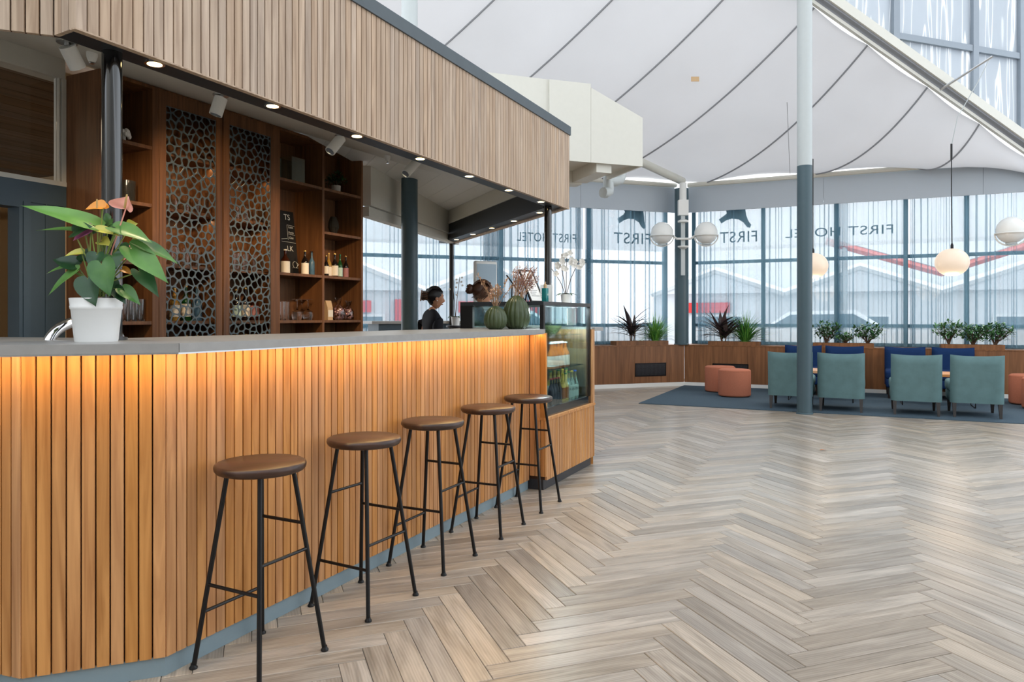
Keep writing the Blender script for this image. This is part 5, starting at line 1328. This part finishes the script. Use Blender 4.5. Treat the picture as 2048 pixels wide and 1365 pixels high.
# ------------------------------------------------------------------ gourd vases with dried flowers
def gourd(label, px, base_py, wpx, hpx, Y, seed, lean):
    p = Vector((ray(px) * Y, Y, CT)); rr_ = wpx / 2 * Y / FPX; h = hpx * Y / FPX
    t = thing('gourd_vase', label, 'vase', p, 0, 'ribbed green gourd vases')
    prof = [(.0001, 0), (.55 * rr_, 0), (.82 * rr_, .10 * h), (.97 * rr_, .26 * h), (rr_, .42 * h), (.94 * rr_, .60 * h), (.78 * rr_, .77 * h), (.52 * rr_, .90 * h), (.30 * rr_, .965 * h), (.22 * rr_, h), (.17 * rr_, .97 * h), (.15 * rr_, .5 * h), (.0001, .5 * h)]
    MB().lathe(prof, 144, rib=lambda g, z: 1 + .11 * (abs(math.cos(8 * g)) ** .6 - .7) * (1 if .02 * h < z < .95 * h else .3)).build('body', 'gourd', t, smooth=True, ang=70)
    r = random.Random(seed); st = MB(); fl = MB()
    for k in range(lean['n']):
        g = r.uniform(0, 6.28); sp = lean['sp'] * math.sqrt(r.random()); top = Vector((lean['dx'] + sp * math.cos(g), sp * math.sin(g) * .6, h + lean['h'] * r.uniform(.5, 1)))
        b = Vector((0, 0, h * .55)); m_ = b.lerp(top, .5) + Vector((-.01 * lean['dx'] / .05 if lean['dx'] else 0, 0, .01))
        st.tube([b, m_, top], .0014, 4)
        for j in range(lean['fl']):
            f = r.uniform(.62, 1.0); c = b.lerp(top, f) + Vector((r.gauss(0, .008), r.gauss(0, .008), r.gauss(0, .008)))
            d = Vector((r.gauss(0, 1), r.gauss(0, 1), r.gauss(.4, 1)))
            blade(fl, c, d, lean['bl'] * r.uniform(.6, 1.3), lean['bl'] * .45, .3, seg=3)
    st.build('dry_stems', 'dried', t); fl.build('dry_flowers', lean['mat'], t)
    return t, h
g1, gh = gourd('smaller ribbed green gourd vase with dried twigs', 991, 656, 46, 47, 5.28, 1, dict(n=16, sp=.05, dx=-.0, h=.17, fl=13, bl=.020, mat='dried'))
g2, gh2 = gourd('larger ribbed green gourd vase with dried pink flowers', 1033, 656, 54, 67, 5.42, 2, dict(n=46, sp=.10, dx=.075, h=.23, fl=30, bl=.014, mat='driedpink'))
m = MB(); st = MB(); r = random.Random(4)
for (dx, dz) in ((-.13, .22), (-.09, .17), (.09, .20), (.13, .15)):
    b = Vector((0, 0, gh * .8)); tpv = Vector((dx, 0, gh + dz)); st.tube([b, b.lerp(tpv, .5) + Vector((0, 0, .02)), tpv], .0016, 4)
    for j in range(26):
        c = b.lerp(tpv, r.uniform(.4, 1)) + Vector((0, 0, .01)); blade(m, c, Vector((r.gauss(dx * 4, .7), r.gauss(0, 1), r.gauss(.6, .7))), .024, .010, .3, seg=3)
m.build('dry_sprays', 'dried', g1); st.build('dry_stems', 'dried', g1)

# ------------------------------------------------------------------ things on the display fridge
def fpt(px, q): p = bar_at(px, 634, q); return Vector((p.x, p.y, FT))
def menu_frame(label, s, q, tilt, rzo, w_, h_, back):
    t = thing('menu_stand', label, 'menu stand', bar(s, q, FT), BA + rzo)
    mt = Matrix.Rotation(R(tilt), 4, 'X')
    for a in ((-w_, w_, 0, .014), (-w_, w_, h_ - .014, h_), (-w_, -w_ + .014, .014, h_ - .014), (w_ - .014, w_, .014, h_ - .014)):
        MB().box(a[0], a[1], -.006, .006, a[2], a[3]).xf(mt).build('frame', 'black', t)
    MB().box(-w_ + .014, w_ - .014, -.002, .003, .014, h_ - .014).xf(mt).build('sheet', 'paper' if not back else 'black', t)
    ln = MB()
    if not back:
        for i in range(7): ln.box(-w_ + .035, w_ - .035 - .02 * (i % 3), -.0028, -.0022, h_ * .55 - i * .018, h_ * .55 - i * .018 + .004)
        ln.xf(mt).build('print', 'inkdark', t)
    MB().tube([mt @ Vector((0, .008, h_ * .7)), (0, h_ * .45, .004)], .006, 6).build('strut', 'black', t)
menu_frame('black framed menu stand leaning on the fridge top', bar_s(1076, .10), .10, -27, R(-16), .085, .30, False)
menu_frame('dark menu stand seen edge on behind the dried flowers', bar_s(1054, .30), .30, -36, R(24), .085, .29, True)
sb = thing('soap_bottle', 'teal hand soap bottle with pump on the fridge top', 'soap bottle', bar(SF0 + .30, .0, FT), BA)
MB().rbox(-.027, .027, -.02, .02, 0, .112, .006, 2).build('bottle', 'tealliquid', sb, smooth=True); MB().lathe([(.013, 0), (.013, .03), (.005, .032), (.005, .05)], 14, (0, 0, .112)).build('collar', 'kraft', sb, smooth=True)
MB().tube([(0, 0, .158), (.035, 0, .158)], .004, 6).build('spout', 'black', sb)
nt = thing('notice_card', 'white printed notice card standing behind the soap bottle', 'card', bar(SF0 + .46, .06, FT), BA - R(75))
MB().box(-.05, .05, -.001, .001, 0, .145).build('card', 'paper', nt); m = MB()
for i in range(7): m.box(-.04, .02, -.0018, -.0011, .03 + i * .014, .033 + i * .014)
m.build('print', 'inkdark', nt)
def orchid(label, loc, sprays, seed, potcol='whitepot', poth=.0, buds=False):
    t = thing('orchid', label, 'potted plant', loc, 0); r = random.Random(seed)
    ph = .10
    MB().lathe([(.0001, 0), (.042, 0), (.052, ph), (.046, ph), (.04, ph - .02), (.0001, ph - .02)], 24).build('pot', potcol, t, smooth=True)
    m = MB()
    for i in range(5):
        g = i * 1.3; blade(m, (0, 0, ph - .01), Vector((math.cos(g), math.sin(g), .55)), .12, .045, 1.4, seg=5)
    m.build('leaves', 'leafd', t, smooth=True)
    for (dx, h, flowers) in sprays:
        pts = [Vector((0, 0, ph - .02)), Vector((dx * .35, 0, ph + h * .45)), Vector((dx * .8, 0, ph + h * .85)), Vector((dx, 0, ph + h))]
        MB().tube(pts, .0036, 6).build('flower_stem', 'twig', t, smooth=True)
        for k in range(flowers):
            f = .55 + .45 * (k + .5) / flowers; i = min(2, int(f * 3)); c = pts[i].lerp(pts[i + 1], f * 3 - i) + Vector((.032 * (-1) ** k + r.gauss(0, .008), r.uniform(-.02, .01), r.gauss(0, .01)))
            fm = MB()
            for pz in range(5):
                g = pz * 1.2566 + r.uniform(-.1, .1); d = Vector((math.cos(g), -.35, math.sin(g)))
                blade(fm, c, d, .034 if not buds else .014, .034 if not buds else .014, .0, fold=-.2, seg=3, up=Vector((0, -1, 0)))
            fm.ball(c + Vector((0, -.006, 0)), .005, 6, 4); fm.build('bloom', 'whitepetal', t, smooth=True)
    return t
op = bar_at(1132, 634, .30); orchid('tall white orchid on the display fridge', (op.x, op.y, FT), [(-.055, .30, 5), (.01, .40, 6), (.13, .33, 5), (-.15, .26, 2)], 3)
op = at(912, 634, 9.0); 

# monitor behind
mo = at(970, 634, 7.4); sc_ = thing('screen_terminal', 'pale framed upright screen terminal facing the staff', 'screen', (mo.x, mo.y, 1.2), R(35))
MB().rbox(-.135, .135, -.03, .02, .17, .67, .018, 3).build('housing', 'white', sc_, smooth=True); MB().box(-.118, .118, -.0335, -.0305, .20, .64).build('display', 'screen', sc_)
MB().box(-.03, .03, -.01, .02, .01, .17).build('neck', 'white', sc_); MB().rbox(-.1, .1, -.09, .09, 0, .015, .005, 2).build('foot', 'white', sc_)
ps = thing('service_desk', 'dark service desk hidden behind the display fridge', 'desk', (mo.x, mo.y, 0), R(10))
MB().box(-.2, .2, -.2, .2, 1.17, 1.2).build('top', 'stone', ps)
MB().box(-.18, .18, -.18, .18, 0, 1.17).build('body', 'kickdark', ps)
ob = at(911, 634, 8.3); oo = orchid('small budding orchid in a pale pot beside the thin post', (ob.x, ob.y, 1.2), [(-.03, .34, 3), (.05, .46, 5)], 6, buds=True)
pd = thing('plant_stand', 'narrow dark plant stand behind the bar', 'stand', (ob.x, ob.y, 0), 0); MB().lathe([(.12, 0), (.12, .02), (.03, .04), (.03, 1.16), (.11, 1.18), (.11, 1.2)], 20).build('stand', 'kickdark', pd, smooth=True)

# ------------------------------------------------------------------ inside the fridge
def fb(label, s, q, z, h, r_, mat, lab, cap, name='bottle', group='bottles in the display fridge'):
    return bottle(label, bar(s, q, z), h, r_, mat, lab, cap, neck=.36, lab=(.08, .48), group=group)
po = ['first', 'second', 'third', 'fourth', 'fifth', 'sixth', 'seventh', 'eighth']
fs_ = lambda px, q: bar_s(px, q)
for i in range(5):
    q = FQ + .10; fb(f'{po[i]} amber juice bottle with white label on the upper fridge shelf', fs_(1102.5 + i * 7.2, q), q, .888, .205, .034, 'amber', 'labelwhite', 'paper')
for i in range(4):
    q = FQ + .19; fb(f'{po[i]} amber juice bottle in the second row of the upper fridge shelf', fs_(1104 + i * 6.6, q), q, .888, .205, .034, 'amber', 'labelwhite', 'paper')
for i in range(4):
    q = FQ + .10; fb(f'{po[i]} dark drink bottle with red cap on the fridge floor', fs_(1102 + i * 5.4, q), q, FZ, .20, .026, 'cola', None, 'capred')
for i in range(2):
    q = FQ + .10; fb(f'{po[i]} yellow juice bottle on the fridge floor', fs_(1125 + i * 6, q), q, FZ, .225, .028, 'juice', 'amber', ('capyellow', 'capgreen')[i])
for i in range(3):
    q = FQ + .09; b = fb(f'{po[i]} pale bottle lettered LOLO on the fridge floor', fs_(1137.5 + i * 6.4, q), q, FZ, .235, .030, 'glass', 'labelgreen', ('capgreen', 'capyellow', 'capblue')[i])
    me = text_mesh('LOLO', .028, .0006); o = obj('print', me, 'inkdark', b, (0, 0, .085)); b.rotation_euler = (0, 0, BA - R(40)); o.location = (0, -.0312, .085)
for i in range(5):
    q = FQ + .24; fb(f'{po[i]} green capped bottle at the back of the fridge floor', fs_(1101 + i * 8, q), q, FZ, .235, .03, 'juice', 'labelgreen', ('capgreen', 'capyellow')[i % 2])
bx = thing('pastry_tray', 'tray of wrapped pastries on the top fridge shelf', 'tray', bar(SF0 + .25, .28, 1.154), BA)
MB().box(-.18, .18, -.13, .13, 0, .012).build('tray', 'alu', bx); r = random.Random(9)
for i in range(14):
    c = (r.uniform(-.15, .15), r.uniform(-.1, .1), .035); MB().ball(c, .03, 8, 6, (1.2, .8, .75)).build('pastry', 'loaf', bx, smooth=True)
gb_ = thing('green_bowl', 'dark green bowl inside the display fridge', 'bowl', bar(SF0 + .72, .12, 1.154), 0)
MB().lathe([(.04, 0), (.08, .05), (.085, .07), (.08, .07), (.04, .012), (.0001, .012)], 24).build('bowl', 'gourd', gb_, smooth=True)

# dry leaf on the floor
f = flo(1640, 902); dl = MB(); blade(dl, (0, 0, .004), Vector((1, .2, .1)), .07, .03, .3); tag(dl.build('dry_leaf', 'dryleaf', None, (f.x, f.y, .001)), 'small dry orange leaf lying on the herringbone floor', 'leaf')

# ================================================================== PEOPLE
def head_mesh(sub=1.0):
    """head, local: faces +x, origin at its centre, height .23"""
    vs = []; NU_, NV_ = 40, 30
    for j in range(NV_ + 1):
        th = math.pi * j / NV_; zz = math.cos(th)
        for i in range(NU_):
            ph = 2 * math.pi * i / NU_; cx, cy = math.cos(ph), math.sin(ph); sr = math.sin(th)
            x, y, z = .097 * sr * cx, .075 * sr * cy, .115 * zz
            if z < 0:                                     # jaw: narrower, chin forward
                k = min(1, -z / .115); y *= 1 - .30 * k; x = x * (1 - .18 * k) + .022 * k
                if cx < 0: x += .02 * k
            if cx > 0:
                g = lambda a, b, c_, d: math.exp(-((ph if ph < math.pi else ph - 2 * math.pi) - a) ** 2 / b - ((z - c_) ** 2) / d)
                x += .026 * g(0, .018, -.022, .00045) + .010 * g(0, .012, .0, .0006)     # nose and bridge
                x += .006 * g(0, .12, -.062, .00012) + .006 * g(0, .08, -.10, .0004)      # lips, chin
                x -= .009 * (g(.38, .03, .008, .00018) + g(-.38, .03, .008, .00018))      # eye sockets
                x += .005 * g(0, .5, .03, .0002)                                          # brow
            vs.append((x, y, z))
    fs = [(j * NU_ + i, (j + 1) * NU_ + i, (j + 1) * NU_ + (i + 1) % NU_, j * NU_ + (i + 1) % NU_) for j in range(NV_) for i in range(NU_)]
    return MB().add(vs, fs)
def skin_body(name, joints, edges, mat, parent, sub=2):
    me = bpy.data.meshes.new(name); me.from_pydata([j[:3] for j in joints], edges, [])
    o = bpy.data.objects.new(name, me); C.objects.link(o)
    md = o.modifiers.new('s', 'SKIN'); md.use_smooth_shade = True; md.branch_smoothing = .5
    for i, j in enumerate(joints):
        sv = me.skin_vertices[0].data[i]; sv.radius = (j[3], j[4] if len(j) > 4 else j[3]); sv.use_root = (i == 0)
    ss = o.modifiers.new('d', 'SUBSURF'); ss.levels = sub; ss.render_levels = sub
    dg = bpy.context.evaluated_depsgraph_get(); m2 = bpy.data.meshes.new_from_object(o.evaluated_get(dg)); bpy.data.objects.remove(o)
    m2.materials.clear(); m2.shade_smooth(); return obj(name, m2, mat, parent)
def person(label, loc, rz, H, hair, pitch=0, clip=False, loose=False):
    """standing figure facing local +x, arms bent forward"""
    t = thing('person', label, 'person', loc, rz); k = H / 1.66
    J = []; E_ = []
    def j(x, y, z, r_, r2=None, parent=None):
        J.append((x * k, y * k, z * k, r_ * k, (r2 or r_) * k))
        if parent is not None: E_.append((parent, len(J) - 1))
        return len(J) - 1
    pel = j(0, 0, .90, .125, .15); wa = j(.0, 0, 1.05, .095, .125, pel); ch = j(.01, 0, 1.22, .095, .125, wa); nb = j(-.005, 0, 1.38, .05, .055, ch); nk = j(.005, 0, 1.47, .042, .042, nb)
    hands = []
    for s in (-1, 1):
        sh = j(-.005, s * .145, 1.315, .040, .040, ch); el = j(-.02, s * .20, 1.08, .038, .038, sh); wr = j(.20, s * .16, 1.03, .026, .026, el); pa_ = j(.27, s * .15, 1.025, .022, .034, wr)
        for f, (dy, ln_) in enumerate(((-.03, .06), (-.01, .075), (.01, .07), (.03, .055))):
            a1 = j(.31, s * .15 + dy * .8, 1.025, .009, .009, pa_); a2_ = j(.31 + ln_ * .6, s * .15 + dy, 1.015, .0085, .0085, a1); j(.31 + ln_, s * .15 + dy, .995, .007, .007, a2_)
        th1 = j(.265, s * .15 - s * .04, 1.025, .010, .010, pa_); j(.30, s * .15 - s * .062, 1.02, .008, .008, th1)
        hp = j(0, s * .09, .84, .088, .092, pel); kn = j(.01, s * .095, .47, .058, .058, hp); an_ = j(-.01, s * .095, .09, .036, .036, kn); he = j(-.03, s * .095, .04, .034, .034, an_); to = j(.15, s * .10, .03, .026, .034, an_)
    body = skin_body('body', J, E_, 'skin', t)
    # dark uniform over trunk, arms and legs
    J2 = []; E2 = []; J, E_ = J2, E2
    gr = .012
    pel = j(0, 0, .90, .14, .165); wa = j(0, 0, 1.05, .112, .142, pel); ch = j(.01, 0, 1.22, .122, .160, wa); nb = j(-.008, 0, 1.385, .088, .115, ch); cl = j(-.004, 0, 1.462, .052, .056, nb)
    for s in (-1, 1):
        sh = j(-.005, s * .155, 1.325, .074, .074, nb); el = j(-.02, s * .203, 1.08, .052, .052, sh); j(.16, s * .168, 1.035, .04, .04, el)
        hp = j(0, s * .092, .84, .102, .105, pel); kn = j(.01, s * .097, .47, .074, .074, hp); j(-.01, s * .097, .09, .055, .055, kn)
    skin_body('uniform', J2, E2, 'navy', t)
    hz_ = 1.555 * k; mt = Matrix.Translation((.03 * k, 0, hz_)) @ Matrix.Rotation(R(pitch), 4, 'Y') @ Matrix.Scale(k, 4)
    hm = head_mesh().xf(mt); hd_ = hm.build('head', 'skin', t, smooth=True, ang=180)
    for s in (-1, 1):
        MB().ball((0, 0, 0), .026, 12, 8, (.7, .32, 1.15)).xf(mt @ Matrix.Translation((-.004, s * .074, -.012))).build('ear', 'skin', hd_, smooth=True)
        MB().ball((0, 0, 0), .012, 10, 8, (.6, 1, .8)).xf(mt @ Matrix.Translation((.081, s * .031, .010))).build('eye', 'paper', hd_, smooth=True)
        MB().ball((0, 0, 0), .006, 8, 6, (.5, 1, 1)).xf(mt @ Matrix.Translation((.0865, s * .031, .010))).build('iris', 'hairblack', hd_, smooth=True)
        MB().tube([(.086, s * .014, .034), (.088, s * .032, .039), (.076, s * .05, .034)], .0032, 6).xf(mt).build('eyebrow', hair, hd_, smooth=True)
    MB().tube([(.094, -.022, -.060), (.104, 0, -.058), (.094, .022, -.060)], [.003, .006, .003], 8).xf(mt).build('lips', 'pinkflower', hd_, smooth=True)
    # hair cap drawn back to a knot
    hv = head_mesh(); keep = []
    hv.v = [Vector(p) * 1.085 + Vector((-.004, 0, .006)) for p in hv.v]
    def hairy(p):
        x, y, z = p; return (z > .062 and x < .085) or x < .0 + .06 * (z + .03) / .09 if z > -.03 else x < -.030 and z > -.085
    used = {}; nv = []; nf = []
    for f in hv.f:
        c = sum((hv.v[i] for i in f), Vector()) / 4
        if hairy(c):
            for i in f:
                if i not in used: used[i] = len(nv); nv.append(hv.v[i])
            nf.append(tuple(used[i] for i in f))
    hc = MB().add(nv, nf).xf(mt).build('hair', hair, t, smooth=True, ang=180)
    bn = MB(); bn.ball((-.115, 0, .0), .042, 16, 12, (.8, 1, 1.1)); bn.xf(mt).build('hair_knot', hair, hc, smooth=True)
    rr_ = random.Random(int(H * 1000)); tw = MB()
    for i in range(9):
        g = i * .7; tw.tube([(-.09, .02 * math.cos(g), .03 * math.sin(g)), (-.13, .03 * math.cos(g), .04 * math.sin(g)), (-.15, .02 * math.cos(g + .7), .03 * math.sin(g + .7))], [.010, .012, .006], 6)
    for i in range(14):
        y = -.07 + .14 * i / 13; tw.tube([(.075 - abs(y) * .25, y, .07), (.02, y * 1.16, .124 - abs(y) * .42), (-.07, y * .95, .085), (-.112, y * .3, .02)], [.004, .007, .008, .006], 6)
    if loose:
        for s in (-1, 1):
            for i in range(6): tw.tube([(.05 - i * .012, s * .03, .112), (.062 - i * .012, s * .078, .05), (.05 - i * .014, s * .084, -.02), (.02 - i * .018, s * .08, -.07)], [.006, .010, .010, .003], 6)
    tw.xf(mt).build('hair_strands', hair, hc, smooth=True)
    if clip:
        cl_ = MB()
        for i in range(6): cl_.tube([(-.10, .052, .045 - i * .018), (-.135, .047, .048 - i * .018), (-.155, .02, .045 - i * .018)], .0035, 6)
        for i in range(6): cl_.tube([(-.10, -.052, .045 - i * .018), (-.135, -.047, .048 - i * .018), (-.155, -.02, .045 - i * .018)], .0035, 6)
        cl_.tube([(-.157, 0, .06), (-.157, 0, -.06)], .007, 6); cl_.xf(mt).build('hair_clip', 'clip', hc, smooth=True)
        MB().ball((.0, -.082, -.035), .006, 8, 6).xf(mt).build('earring', 'whitepot', hd_, smooth=True)
    return t
pw1 = at(864, 634, 7.5); person('person in black with dark hair in a claw clip, looking right', (pw1.x, pw1.y, 0), R(30), 1.60, 'hairblack', pitch=8, clip=True)
pw2_ = at(957, 634, 6.75); person('person with brown hair half hidden behind the display fridge', (pw2_.x, pw2_.y, 0), R(10), 1.63, 'hairbrown', pitch=16, loose=True)
